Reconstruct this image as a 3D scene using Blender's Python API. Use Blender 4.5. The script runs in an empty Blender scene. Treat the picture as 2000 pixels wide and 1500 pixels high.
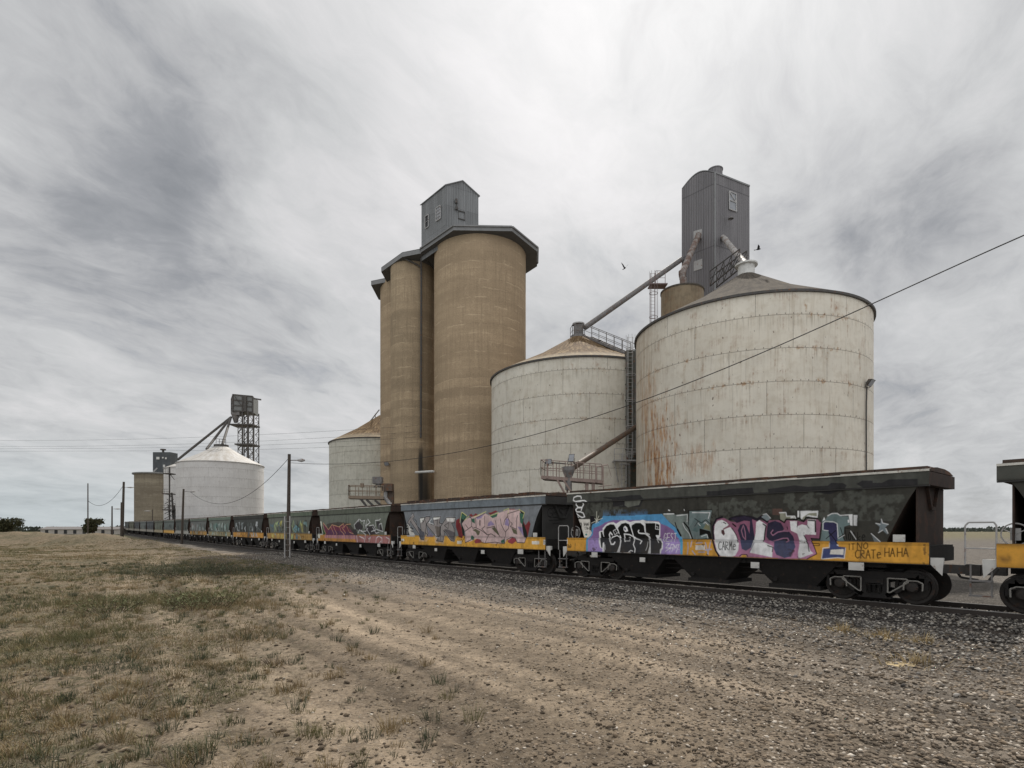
import bpy, math, random
import numpy as np
from mathutils import Vector, Matrix
random.seed(7); RNG = np.random.default_rng(11)
R = math.radians
scene = bpy.context.scene
# ------------------------------------------------------------------ camera
EYE = 2.37; F = 1110.0; YH = 1037.0
cam = bpy.data.objects.new("camera", bpy.data.cameras.new("camera"))
scene.collection.objects.link(cam)
cam.location = (0, 0, EYE); cam.rotation_euler = (R(90), 0, 0)
cam.data.sensor_width = 36; cam.data.lens = 36 * F / 2000
cam.data.shift_y = (YH - 750) / 2000
cam.data.clip_end = 12000; cam.data.clip_start = 0.1
scene.camera = cam
# ------------------------------------------------------------------ light
SUN_AZ, SUN_EL = R(14.6), R(49.0)
SUN = Vector((math.sin(SUN_AZ) * math.cos(SUN_EL), math.cos(SUN_AZ) * math.cos(SUN_EL), math.sin(SUN_EL)))
sl = bpy.data.lights.new("sun", 'SUN'); sl.energy = 3.9; sl.angle = R(2.0); sl.color = (1.0, .94, .86)
so = bpy.data.objects.new("sun", sl); scene.collection.objects.link(so)
so.rotation_euler = SUN.to_track_quat('Z', 'Y').to_euler(); so.location = (0, 0, 60)
scene.view_settings.view_transform = 'Standard'; scene.view_settings.look = 'None'
scene.view_settings.exposure = 0.0; scene.view_settings.gamma = 1.0
scene.view_settings.use_curve_mapping = False

def s2l(c):
    return tuple((v / 255 / 12.92) if v / 255 <= .04045 else ((v / 255 + .055) / 1.055) ** 2.4 for v in c)

class NT:
    def __init__(s, tree): s.t = tree; s.n = tree.nodes; s.l = tree.links
    def put(s, sock, v):
        if v is None: return
        if isinstance(v, bpy.types.NodeSocket): s.l.new(v, sock)
        else:
            if sock.type == 'RGBA' and isinstance(v, (tuple, list)) and len(v) == 3: v = (*v, 1)
            if sock.type == 'RGBA' and isinstance(v, (int, float)): v = (v, v, v, 1)
            if sock.type == 'VECTOR' and isinstance(v, (int, float)): v = (v, v, v)
            sock.default_value = v
    def m(s, op, a, b=None, c=None, clamp=False):
        n = s.n.new('ShaderNodeMath'); n.operation = op; n.use_clamp = clamp
        s.put(n.inputs[0], a); s.put(n.inputs[1], b); s.put(n.inputs[2], c); return n.outputs[0]
    def vm(s, op, a, b=None, sc=None):
        n = s.n.new('ShaderNodeVectorMath'); n.operation = op
        s.put(n.inputs[0], a); s.put(n.inputs[1], b)
        if sc is not None: s.put(n.inputs['Scale'], sc)
        return n.outputs['Value'] if op in ('DOT_PRODUCT', 'LENGTH', 'DISTANCE') else n.outputs[0]
    def noise(s, v, sc=1, det=4, ro=.55, dist=0, col=False):
        n = s.n.new('ShaderNodeTexNoise'); s.put(n.inputs['Vector'], v); n.inputs['Scale'].default_value = sc
        n.inputs['Detail'].default_value = det; n.inputs['Roughness'].default_value = ro; n.inputs['Distortion'].default_value = dist
        return n.outputs['Color'] if col else n.outputs['Fac']
    def vor(s, v, sc=1, feat='F1', out='Distance'):
        n = s.n.new('ShaderNodeTexVoronoi'); n.feature = feat; s.put(n.inputs['Vector'], v); n.inputs['Scale'].default_value = sc
        return n.outputs[out]
    def mix(s, f, a, b, mode='MIX'):
        n = s.n.new('ShaderNodeMix'); n.data_type = 'RGBA'; n.blend_type = mode
        s.put(n.inputs[0], f); s.put(n.inputs[6], a); s.put(n.inputs[7], b); return n.outputs[2]
    def ss(s, x, a, b, lo=0, hi=1):
        n = s.n.new('ShaderNodeMapRange'); n.interpolation_type = 'SMOOTHSTEP'
        s.put(n.inputs[0], x); s.put(n.inputs[1], a); s.put(n.inputs[2], b); s.put(n.inputs[3], lo); s.put(n.inputs[4], hi); return n.outputs[0]
    def sep(s, v):
        n = s.n.new('ShaderNodeSeparateXYZ'); s.put(n.inputs[0], v); return n.outputs
    def comb(s, x, y, z):
        n = s.n.new('ShaderNodeCombineXYZ'); s.put(n.inputs[0], x); s.put(n.inputs[1], y); s.put(n.inputs[2], z); return n.outputs[0]
    def tc(s, out):
        n = s.n.new('ShaderNodeTexCoord'); return n.outputs[out]
    def attr(s, name):
        n = s.n.new('ShaderNodeAttribute'); n.attribute_name = name; return n.outputs['Color']
    def bump(s, h, st=.3, d=.02):
        n = s.n.new('ShaderNodeBump'); n.inputs['Strength'].default_value = st; n.inputs['Distance'].default_value = d
        s.put(n.inputs['Height'], h); return n.outputs[0]

# ------------------------------------------------------------------ world: thin sun-lit overcast over a Nishita sky
w = bpy.data.worlds.new("World"); scene.world = w; w.use_nodes = True
W = NT(w.node_tree); W.n.clear()
sky = W.n.new('ShaderNodeTexSky'); sky.sky_type = 'NISHITA'; sky.sun_disc = False
sky.sun_elevation = SUN_EL; sky.sun_rotation = SUN_AZ
skyc = W.vm('SCALE', sky.outputs[0], sc=.06)
D = W.vm('NORMALIZE', W.tc('Generated'))
dx, dy, dz = W.sep(D)[:3]
zz = W.m('ADD', W.m('MAXIMUM', dz, 0.0), .22)
pl = W.comb(W.m('DIVIDE', dx, zz), W.m('DIVIDE', dy, zz), 0)
pr = W.n.new('ShaderNodeVectorRotate'); pr.rotation_type = 'Z_AXIS'; W.put(pr.inputs['Vector'], pl); pr.inputs['Angle'].default_value = R(32)
pl2 = W.vm('MULTIPLY', pr.outputs[0], (1.0, .62, 1))
warp = W.noise(pl2, 1.5, 4, .55, col=True)
pw = W.vm('ADD', pl2, W.vm('SCALE', W.vm('SUBTRACT', warp, (.5, .5, .5)), sc=.55))
n1 = W.noise(pw, 1.5, 8, .6)
n2 = W.noise(W.vm('ADD', pw, (7.3, 2.1, 0)), 4.2, 8, .66)
n3 = W.noise(W.vm('ADD', pw, (1.3, 5.1, 0)), 9.0, 7, .66)
dens = W.m('ADD', W.m('ADD', W.m('MULTIPLY', n1, .50), W.m('MULTIPLY', n2, .34)), W.m('MULTIPLY', n3, .16))
def skydir(x, y):
    v = Vector(((x - 1000) / F, 1, (YH - y) / F)); v.normalize(); return tuple(v)
DW = W.vm('ADD', D, W.vm('SCALE', W.vm('SUBTRACT', W.noise(D, 4.5, 5, .6, col=True), (.5, .5, .5)), sc=.22))
def blob(x, y, r, amt):
    d = W.vm('DISTANCE', DW, skydir(x, y)); return W.ss(d, 0.0, r, amt, 0)
dark = None
for b in [(240, 390, .20, .11), (420, 340, .15, .09), (300, 470, .15, .06), (160, 250, .3, .03), (520, 630, .12, .11), (320, 580, .13, .10), (250, 200, .2, .08), (330, 250, .14, .05), (1830, 450, .13, .16), (1690, 520, .11, .12), (1760, 390, .12, .07), (1700, 760, .2, .08), (640, 230, .12, .05),
          (100, 380, .2, .10), (880, 250, .1, .05), (1790, 830, .1, .04), (300, 700, .1, .04), (1120, 220, .34, -.13), (800, 430, .25, -.09), (560, 480, .12, -.05), (620, 720, .2, -.05), (250, 780, .2, -.05), (1150, 480, .2, -.06), (1560, 640, .15, -.04), (1900, 640, .2, -.04)]:
    v = blob(*b); dark = v if dark is None else W.m('ADD', dark, v)
t = W.m('SUBTRACT', W.m('MULTIPLY_ADD', W.m('SUBTRACT', dens, .5), 1.40, .555), dark)
cr = W.n.new('ShaderNodeValToRGB'); e = cr.color_ramp.elements
e[0].position = .20; e[0].color = (*s2l((140, 143, 148)), 1)
e[1].position = .95; e[1].color = (*s2l((240, 238, 239)), 1)
for p, c in ((.34, (162, 164, 168)), (.46, (187, 188, 190)), (.58, (204, 205, 206)), (.74, (222, 221, 222))):
    k = e.new(p); k.color = (*s2l(c), 1)
W.put(cr.inputs[0], t)
cloud = cr.outputs[0]
low = W.ss(dz, 0.0, .16, 1, 0)
lowl = W.m('MULTIPLY', low, W.ss(dx, -.75, -.1, 1, .15))
cloud = W.mix(W.m('MULTIPLY', lowl, .45), cloud, s2l((182, 200, 206)))
# an overcast sky is brightest overhead
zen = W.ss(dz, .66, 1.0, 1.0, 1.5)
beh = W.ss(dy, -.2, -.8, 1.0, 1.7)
cloud = W.vm('SCALE', cloud, sc=W.m('MULTIPLY', zen, beh))  # overhead and behind the camera, unseen sky is raised to light backlit sides
sg = W.ss(W.vm('DISTANCE', D, tuple(SUN)), 0, .55, .38, 0)
cloud = W.vm('ADD', cloud, W.vm('SCALE', (1, .97, .95), sc=sg))
gap = W.ss(dens, .34, .48, .16, 0.03)
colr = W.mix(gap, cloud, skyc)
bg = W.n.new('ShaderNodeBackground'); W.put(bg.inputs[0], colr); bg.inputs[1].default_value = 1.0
wo = W.n.new('ShaderNodeOutputWorld'); W.l.new(bg.outputs[0], wo.inputs[0])

# ------------------------------------------------------------------ helpers
C = scene.collection
class MB:
    def __init__(s): s.v = []; s.f = []; s.uv = []
    def add(s, vs, fs, uvs=None):
        o = len(s.v); s.v += [tuple(p) for p in vs]; s.f += [tuple(i + o for i in f) for f in fs]
        if uvs is None: uvs = [None] * len(fs)
        s.uv += uvs; return s
    def box(s, x0, x1, y0, y1, z0, z1):
        v = [(x0, y0, z0), (x1, y0, z0), (x1, y1, z0), (x0, y1, z0), (x0, y0, z1), (x1, y0, z1), (x1, y1, z1), (x0, y1, z1)]
        return s.add(v, [(3, 2, 1, 0), (4, 5, 6, 7), (0, 1, 5, 4), (1, 2, 6, 5), (2, 3, 7, 6), (3, 0, 4, 7)])
    def bar(s, p, q, w, h=None):
        h = h or w; p = Vector(p); q = Vector(q); d = (q - p).normalized()
        up = Vector((0, 0, 1)) if abs(d.z) < .95 else Vector((0, 1, 0))
        a = d.cross(up).normalized() * (w / 2); b = a.normalized().cross(d) * (h / 2)
        v = [p - a - b, p + a - b, p + a + b, p - a + b, q - a - b, q + a - b, q + a + b, q - a + b]
        return s.add(v, [(3, 2, 1, 0), (4, 5, 6, 7), (0, 1, 5, 4), (1, 2, 6, 5), (2, 3, 7, 6), (3, 0, 4, 7)])
    def tube(s, p, q, r, n=8, r2=None):
        r2 = r if r2 is None else r2; p = Vector(p); q = Vector(q); d = (q - p).normalized()
        up = Vector((0, 0, 1)) if abs(d.z) < .95 else Vector((1, 0, 0))
        a = d.cross(up).normalized(); b = a.cross(d)
        v = []
        for i in range(n):
            t = 2 * math.pi * i / n; e = a * math.cos(t) + b * math.sin(t)
            v += [p + e * r, q + e * r2]
        f = [(2 * i, 2 * i + 1, (2 * i + 3) % (2 * n), (2 * i + 2) % (2 * n)) for i in range(n)]
        f += [tuple(2 * i for i in range(n)), tuple(2 * i + 1 for i in reversed(range(n)))]
        return s.add(v, f)
    def path(s, pts, r, n=6):
        for a, b in zip(pts[:-1], pts[1:]): s.tube(a, b, r, n)
        return s
    def ring(s, c, rad, r, n=16, a0=0, a1=2 * math.pi, axis='z'):
        pts = []
        for i in range(n + 1):
            t = a0 + (a1 - a0) * i / n
            o = (math.cos(t) * rad, math.sin(t) * rad)
            pts.append(Vector(c) + (Vector((o[0], o[1], 0)) if axis == 'z' else Vector((o[0], 0, o[1])) if axis == 'y' else Vector((0, o[0], o[1]))))
        return s.path(pts, r, 5)
    def lathe(s, c, prof, n=48, axis='z', closed=False):
        vs = []; fs = []; uvs = []; m = len(prof)
        acc = [0]
        for (r0, z0), (r1, z1) in zip(prof[:-1], prof[1:]): acc.append(acc[-1] + math.hypot(r1 - r0, z1 - z0))
        for i in range(n):
            t = 2 * math.pi * i / n
            for (r, z) in prof:
                x, y = r * math.cos(t), r * math.sin(t)
                if axis == 'z': vs.append((c[0] + x, c[1] + y, c[2] + z))
                else: vs.append((c[0] + x, c[1] + z, c[2] + y))
        rm = max(r for r, _ in prof)
        for i in range(n):
            j = (i + 1) % n
            for k in range(m - 1):
                fs.append((i * m + k, j * m + k, j * m + k + 1, i * m + k + 1))
                u0, u1 = 2 * math.pi * rm * i / n, 2 * math.pi * rm * (i + 1) / n
                uvs.append([(u0, acc[k]), (u1, acc[k]), (u1, acc[k + 1]), (u0, acc[k + 1])])
        return s.add(vs, fs, uvs)
    def prism(s, poly, z0, z1):
        n = len(poly); v = [(x, y, z0) for x, y in poly] + [(x, y, z1) for x, y in poly]
        f = [(i, (i + 1) % n, n + (i + 1) % n, n + i) for i in range(n)] + [tuple(reversed(range(n))), tuple(range(n, 2 * n))]
        return s.add(v, f)
    def mesh(s, name, m=None, smooth=False):
        me = bpy.data.meshes.new(name); me.from_pydata(s.v, [], s.f)
        if any(u is not None for u in s.uv):
            ul = me.uv_layers.new(name="UVMap"); k = 0
            for f, u in zip(s.f, s.uv):
                for q in range(len(f)):
                    if u is not None: ul.data[k].uv = u[q]
                    k += 1
        if m: me.materials.append(m)
        if smooth:
            me.polygons.foreach_set('use_smooth', [True] * len(me.polygons))
            if hasattr(me, 'set_sharp_from_angle'): me.set_sharp_from_angle(angle=R(35))
        me.validate(); me.update(); return me
    def obj(s, name, m, parent=None, smooth=False, label=None):
        o = bpy.data.objects.new(name, s.mesh(name, m, smooth)); C.objects.link(o)
        if parent: o.parent = parent
        if label: o['label'] = label
        return o
def tag(o, label, cat, group=None):
    o['label'] = label; o['category'] = cat
    if group: o['group'] = group
    return o
def kind(o, k='structure'): o['kind'] = k; return o
def thing(name, label, cat, loc=(0, 0, 0), rz=0, group=None):
    o = bpy.data.objects.new(name, None); C.objects.link(o); o.location = loc; o.rotation_euler = (0, 0, rz)
    o.empty_display_size = .5
    return tag(o, label, cat, group)
def inst(name, me, parent):
    o = bpy.data.objects.new(name, me); C.objects.link(o); o.parent = parent; return o
def P(x, y, Z):      # survey point: bearing + elevation seen from the tripod, at distance Z ahead
    return Vector(((x - 1000) * Z / F, Z, EYE + (YH - y) * Z / F))
def onwall(x, y, A, B, off=0.0):   # survey point on the vertical plane through plan points A and B
    ax, ay = A[:2]; bx, by = B[:2]; k = (x - 1000) / F
    nx, ny = by - ay, -(bx - ax); L = math.hypot(nx, ny); nx /= L; ny /= L
    if nx * ax + ny * ay > 0: nx, ny = -nx, -ny
    c = nx * ax + ny * ay - off
    Z = c / (nx * k + ny)
    return Vector((k * Z, Z, EYE + (YH - y) * Z / F))
def hsh(ix, iy, s):
    h = (ix.astype(np.int64) * 374761393 + iy.astype(np.int64) * 668265263 + s * 982451653) & 0xFFFFFFFF
    h = ((h ^ (h >> 13)) * 1274126177) & 0xFFFFFFFF
    return ((h ^ (h >> 16)) & 0xFFFF) / 65535.0
def vn(x, y, sc, s=0, octv=4):
    out = 0; amp = 1; tot = 0; x = np.asarray(x, float) * sc; y = np.asarray(y, float) * sc
    for o in range(octv):
        ix = np.floor(x); iy = np.floor(y); fx = x - ix; fy = y - iy
        fx = fx * fx * (3 - 2 * fx); fy = fy * fy * (3 - 2 * fy)
        a = hsh(ix, iy, s + o); b = hsh(ix + 1, iy, s + o); c = hsh(ix, iy + 1, s + o); d = hsh(ix + 1, iy + 1, s + o)
        out = out + amp * ((a * (1 - fx) + b * fx) * (1 - fy) + (c * (1 - fx) + d * fx) * fy)
        tot += amp; amp *= .5; x = x * 2.03 + 17; y = y * 2.03 + 5
    return out / tot

# ------------------------------------------------------------------ materials
def mat(name, rough=.8, spec=.3, metal=0):
    m = bpy.data.materials.new(name); m.use_nodes = True; n = NT(m.node_tree)
    b = m.node_tree.nodes['Principled BSDF']; b.inputs['Roughness'].default_value = rough
    b.inputs['Specular IOR Level'].default_value = spec; b.inputs['Metallic'].default_value = metal
    return m, n, b
def worn(name, col, rough=.7, dirt=.35, sc=3, metal=0, rust=0.0, rustcol=(.16, .07, .035)):
    m, n, b = mat(name, rough, .3, metal)
    co = n.tc('Object'); a = n.noise(co, sc, 6, .6); st = n.noise(n.vm('MULTIPLY', co, (6, 6, .8)), 1.2, 4, .6)
    c = n.mix(n.m('MULTIPLY', n.ss(a, .35, .7), dirt), col, tuple(v * .45 for v in col))
    c = n.mix(n.m('MULTIPLY', n.ss(st, .5, .75), dirt), c, tuple(v * .6 + .01 for v in col))
    if rust:
        r = n.ss(n.noise(n.vm('ADD', co, (3, 9, 1)), sc * 1.3, 7, .65), .62 - rust * .3, .72 - rust * .2)
        c = n.mix(n.m('MULTIPLY', r, .85), c, rustcol)
    n.put(b.inputs['Base Color'], c); n.put(b.inputs['Normal'], n.bump(a, .15, .02)); return m
def steel_wall(name, base, grime, pitch=2.12, rust=.3, patch=None, seamcol=(.10, .075, .055), panel=6.1, off=0.0, leftstain=None):
    """painted steel plate silo wall; UV in metres round the wall and up it"""
    m, n, b = mat(name, .62, .35)
    uv = n.tc('UV'); u, v = n.sep(uv)[:2]; vv = n.m('ADD', v, off)
    row = n.m('FLOOR', n.m('DIVIDE', vv, pitch)); fv = n.m('FRACT', n.m('DIVIDE', vv, pitch))
    big = n.noise(uv, .35, 5, .6); mid = n.noise(uv, 1.6, 6, .65); fine = n.noise(uv, 9, 5, .7)
    drip = n.noise(n.vm('MULTIPLY', uv, (2.2, .16, 1)), 1.6, 6, .65)
    drip2 = n.noise(n.vm('MULTIPLY', uv, (6, .22, 1)), 1.5, 5, .6)
    c = n.mix(n.ss(big, .3, .7), base, tuple(x * .86 for x in base))
    c = n.mix(n.m('MULTIPLY', n.ss(mid, .45, .7), .42), c, grime)
    c = n.mix(n.m('MULTIPLY', n.ss(drip, .5, .7), .5), c, grime)
    d3 = n.m('MULTIPLY', n.ss(n.noise(n.vm('MULTIPLY', uv, (5, .35, 1)), 1.0, 3, .6), .66, .74), n.ss(n.noise(uv, .5, 3, .5), .5, .62)); c = n.mix(n.m('MULTIPLY', d3, .6), c, (.13, .10, .075))
    c = n.mix(n.m('MULTIPLY', n.ss(n.noise(uv, 1.1, 3, .5, .5), .45, .3), .25), c, tuple(min(1, x * 1.12) for x in base))
    # per-plate tone
    pu = n.m('ADD', n.m('DIVIDE', u, panel), n.m('MULTIPLY', row, .37)); fu = n.m('FRACT', pu)
    wn = n.n.new('ShaderNodeTexWhiteNoise'); n.put(wn.inputs['Vector'], n.comb(n.m('FLOOR', pu), row, 0))
    wr = n.n.new('ShaderNodeTexWhiteNoise'); wr.noise_dimensions = '1D'; n.put(wr.inputs['W'], n.m('ADD', row, .5))
    c = n.mix(n.m('ADD', n.m('MULTIPLY', wn.outputs['Value'], .12), n.m('MULTIPLY', wr.outputs['Value'], .16)), c, grime)
    # dirt running from under each ring seam
    below = n.ss(fv, .45, 1.0); c = n.mix(n.m('MULTIPLY', n.m('MULTIPLY', below, n.ss(drip2, .47, .68)), n.ss(n.noise(n.vm('ADD', uv, (5, 17, 0)), .45, 4, .6), .42, .62, .15, .75)), c, tuple(x * .62 for x in grime))
    # pits and rust flecks
    fl = n.ss(n.noise(n.vm('MULTIPLY', uv, (1, .5, 1)), 4.6, 2, .5), .70, .75)
    c = n.mix(n.m('MULTIPLY', fl, .75), c, (.10, .055, .035))
    rs = n.m('MULTIPLY', n.ss(n.noise(n.vm('ADD', uv, (31, 7, 0)), .8, 6, .7), .60 - rust * .12, .74), n.ss(drip2, .42, .66))
    c = n.mix(n.m('MULTIPLY', rs, min(1, rust * 1.6)), c, (.27, .12, .05))
    if patch:
        for (pu0, pv0, ru, rv, am) in patch:
            ex = n.m('DIVIDE', n.m('SUBTRACT', u, pu0), ru); ey = n.m('DIVIDE', n.m('SUBTRACT', v, pv0), rv)
            r2 = n.m('ADD', n.m('MULTIPLY', ex, ex), n.m('MULTIPLY', ey, ey))
            streak = n.noise(n.vm('MULTIPLY', uv, (2.1, .28, 1)), 1.4, 7, .72)
            f = n.ss(n.m('ADD', n.m('MULTIPLY', r2, .22), n.m('SUBTRACT', .74, streak)), .36, .17)
            c = n.mix(n.m('MULTIPLY', f, am), c, n.mix(n.ss(mid, .4, .62), (.48, .25, .10), (.29, .11, .035)))
    if leftstain:
        f = n.ss(u, leftstain[0], leftstain[1], .55, 0); c = n.mix(n.m('MULTIPLY', f, n.ss(drip, .3, .6)), c, (.36, .27, .18))
    nearseam = n.m('MAXIMUM', n.ss(fv, .0, .16, 1, 0), n.ss(fv, .86, 1, 0, 1)); nearcol = n.ss(n.m('ABSOLUTE', n.m('SUBTRACT', n.m('FRACT', n.m('MULTIPLY', pu, 2)), .5)), .44, .5)
    rn = n.noise(n.vm('MULTIPLY', uv, (1, .8, 1)), 2.4, 8, .75); rg_ = n.ss(n.noise(n.vm('ADD', uv, (11, 3, 0)), .22, 3, .5), .48, .62)
    rr_ = n.m('MULTIPLY', n.m('MULTIPLY', n.m('MAXIMUM', nearseam, n.m('MULTIPLY', nearcol, .8)), n.ss(rn, .50, .62)), rg_)
    c = n.mix(n.m('MULTIPLY', rr_, min(1, rust * 1.3)), c, (.34, .19, .085))
    # seams
    sh = n.m('MAXIMUM', n.ss(fv, .0, .018, 1, 0), n.ss(fv, .985, 1, 0, 1))
    sv = n.m('MAXIMUM', n.ss(fu, 0, .006, 1, 0), n.ss(fu, .994, 1, 0, 1))
    fs = n.m('FRACT', n.m('MULTIPLY', pu, 6)); svs = n.m('MULTIPLY', n.m('MAXIMUM', n.ss(fs, 0, .02, 1, 0), n.ss(fs, .98, 1, 0, 1)), n.ss(drip2, .46, .60, .0, .6))
    brk = n.ss(fine, .25, .6, .45, 1)
    sm = n.m('MULTIPLY', n.m('MAXIMUM', n.m('MAXIMUM', sh, n.m('MULTIPLY', sv, .9)), svs), brk)
    c = n.mix(n.m('MULTIPLY', sm, .8), c, seamcol)
    bo = n.m('FRACT', n.m('MULTIPLY', pu, 12)); bolt = n.m('MULTIPLY', n.ss(n.m('ABSOLUTE', n.m('SUBTRACT', bo, .5)), .03, .06, 1, 0), n.ss(n.m('ABSOLUTE', n.m('SUBTRACT', fv, .035)), .015, .03, 1, 0))
    c = n.mix(n.m('MULTIPLY', bolt, .8), c, (.06, .045, .035))
    n.put(b.inputs['Base Color'], c)
    h = n.m('ADD', n.m('MULTIPLY', sm, -1), n.m('MULTIPLY', mid, .4)); n.put(b.inputs['Normal'], n.bump(h, .35, .03))
    return m
def concrete(name, base, dk, lt, band=1.6, streaks=None):
    m, n, b = mat(name, .92, .15)
    uv = n.tc('UV'); u, v = n.sep(uv)[:2]
    wob = n.noise(n.vm('MULTIPLY', uv, (.9, .9, 1)), 1, 5, .6)
    v2 = n.m('ADD', v, n.m('MULTIPLY', wob, .55))
    lift = n.m('FLOOR', n.m('DIVIDE', v2, band * .62)); fl_ = n.m('FRACT', n.m('DIVIDE', v2, band * .62))
    wn = n.n.new('ShaderNodeTexWhiteNoise'); wn.noise_dimensions = '1D'; n.put(wn.inputs['W'], lift)
    b1 = n.m('ADD', n.m('MULTIPLY', n.noise(n.comb(n.m('MULTIPLY', u, .05), n.m('MULTIPLY', v2, .42), 0), 1.0, 3, .6), .65), n.m('MULTIPLY', wn.outputs['Value'], .13)); b1 = n.m('ADD', b1, .085)
    b2 = n.m('ADD', n.m('MULTIPLY', n.m('POWER', fl_, 3), .22), n.noise(n.comb(n.m('MULTIPLY', u, .35), n.m('MULTIPLY', v2, 2.0), 4), 1.0, 5, .65))
    ver = n.noise(n.vm('MULTIPLY', uv, (3.4, .09, 1)), 1.3, 6, .65)
    fine = n.noise(uv, 7, 6, .75); big = n.noise(uv, .16, 3, .5)
    c = n.mix(n.ss(b1, .34, .66), dk, base)
    c = n.mix(n.m('MULTIPLY', n.ss(b1, .56, .74), .55), c, lt)
    c = n.mix(n.m('MULTIPLY', n.ss(b2, .5, .72), .28), c, dk)
    c = n.mix(n.m('MULTIPLY', n.ss(ver, .46, .66), .62), c, tuple(x * .85 for x in dk))
    c = n.mix(n.m('MULTIPLY', n.ss(ver, .42, .26), .34), c, lt)
    mot = n.noise(n.vm('MULTIPLY', uv, (1.4, .8, 1)), 1.1, 8, .72)
    c = n.mix(n.m('MULTIPLY', n.ss(mot, .48, .68), .6), c, dk); c = n.mix(n.m('MULTIPLY', n.ss(mot, .46, .3), .4), c, lt)
    c = n.mix(n.m('MULTIPLY', n.ss(fine, .42, .68), .48), c, tuple(x * .55 for x in dk))
    ln = n.m('MULTIPLY', n.ss(fl_, 0, .07, 1, 0), n.ss(n.noise(n.vm('MULTIPLY', uv, (.6, 1, 1)), 1.6, 5, .7), .42, .6)); c = n.mix(n.m('MULTIPLY', ln, .45), c, tuple(x * .5 for x in dk))
    lt2 = n.m('MULTIPLY', n.ss(fl_, .80, .97), n.ss(n.noise(n.vm('MULTIPLY', uv, (.3, .8, 1)), 1.3, 4, .7), .5, .62)); c = n.mix(n.m('MULTIPLY', lt2, .5), c, lt)
    c = n.mix(n.m('MULTIPLY', n.ss(big, .5, .7), .3), c, tuple((x * .8) for x in base))
    if streaks:
        for (u0, wd, v0, v1, am) in streaks:
            e = n.m('ABSOLUTE', n.m('SUBTRACT', u, n.m('ADD', u0, n.m('MULTIPLY', n.m('SUBTRACT', ver, .5), .8))))
            f = n.m('MULTIPLY', n.ss(e, wd, wd * .25), n.ss(v, v1, v0)); c = n.mix(n.m('MULTIPLY', f, am), c, (.035, .035, .035))
    n.put(b.inputs['Base Color'], c); n.put(b.inputs['Normal'], n.bump(n.m('ADD', fine, n.m('MULTIPLY', b1, 2)), .3, .05)); return m
def corrugated(name, base, dk, pitch=.3, sheet=2.6, rust=.1):
    """coordinates: UV metres"""
    m, n, b = mat(name, .6, .35)
    uv = n.tc('UV'); u, v = n.sep(uv)[:2]
    wv = n.m('SINE', n.m('MULTIPLY', u, 2 * math.pi / pitch))
    fu = n.m('FRACT', n.m('DIVIDE', u, .86)); sh = n.ss(fu, 0, .05, 1, 0)
    fv = n.m('FRACT', n.m('DIVIDE', v, sheet)); shv = n.ss(fv, 0, .022, 1, 0)
    wn = n.n.new('ShaderNodeTexWhiteNoise'); n.put(wn.inputs['Vector'], n.comb(n.m('FLOOR', n.m('DIVIDE', u, .86)), n.m('FLOOR', n.m('DIVIDE', v, sheet)), 0))
    c = n.mix(n.m('MULTIPLY', wn.outputs['Value'], .75), base, dk)
    st = n.noise(n.vm('MULTIPLY', uv, (3, .2, 1)), 1.5, 6, .65)
    c = n.mix(n.m('MULTIPLY', n.ss(st, .45, .75), .5), c, tuple(x * .7 for x in dk))
    c = n.mix(n.m('MULTIPLY', n.ss(wv, 0, 1), .25), c, tuple(x * .6 for x in dk))
    c = n.mix(n.m('MULTIPLY', n.m('MAXIMUM', n.m('MULTIPLY', sh, .6), shv), .85), c, tuple(x * .35 for x in dk))
    c = n.mix(n.m('MULTIPLY', n.ss(n.noise(uv, 2.5, 6, .7), .64, .72), rust), c, (.22, .12, .07))
    n.put(b.inputs['Base Color'], c); n.put(b.inputs['Normal'], n.bump(wv, .5, .05)); return m

M = {}
M['big_wall'] = steel_wall('painted_steel_big', (.76, .71, .61), (.47, .40, .30), rust=.75, off=.55,
                           patch=[(29.6, 8.6, 3.2, 4.4, 1.0), (29.6, 5.2, 3.0, 3.0, 1.0), (33.2, 7.5, 2.0, 1.6, .5), (28.0, 12.5, 2.2, 4.0, .55)], leftstain=(26.5, 31.8))
M['mid_wall'] = steel_wall('painted_steel_mid', (.73, .69, .60), (.42, .37, .28), rust=.45, off=.40)
M['left_wall'] = steel_wall('painted_steel_left', (.62, .60, .52), (.32, .31, .25), rust=.3, off=.3)
M['far_wall'] = steel_wall('painted_steel_far', (.66, .65, .64), (.50, .48, .46), rust=.05, off=.4, seamcol=(.22, .2, .19))
M['bin_wall'] = steel_wall('rusty_bin_wall', (.30, .235, .15), (.10, .07, .045), rust=1.2, pitch=9)
M['conc'] = concrete('silo_concrete', (.52, .395, .262), (.33, .25, .165), (.63, .49, .335))
M['conc_far'] = concrete('far_silo_concrete', (.33, .29, .22), (.20, .17, .13), (.40, .36, .29), band=2.2)
M['conc_b'] = concrete('stained_silo_concrete', (.48, .37, .245), (.29, .225, .15), (.57, .45, .305), streaks=[(14.2, .4, 11.6, 13.8, .9), (14.7, 1.0, 8.2, 12.5, .8), (15.0, 1.2, 5, 9.5, .6)])
M['house'] = corrugated('grey_cladding', (.22, .225, .228), (.15, .153, .155), sheet=2.3)
M['tower'] = corrugated('dark_cladding', (.20, .19, .195), (.14, .133, .138), pitch=.28, sheet=6.3, rust=.05)
M['far_house'] = corrugated('far_cladding', (.09, .10, .105), (.06, .065, .07))
M['fascia'] = worn('fascia_metal', (.22, .22, .22), .6, .3, 1)
M['soffit'] = worn('soffit', (.10, .10, .10), .8, .3, 1)
M['steel_dk'] = worn('dark_steel', (.09, .085, .08), .7, .5, 4, rust=.2)
M['steel_gy'] = worn('grey_steel', (.20, .19, .185), .6, .5, 3, rust=.25)
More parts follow.
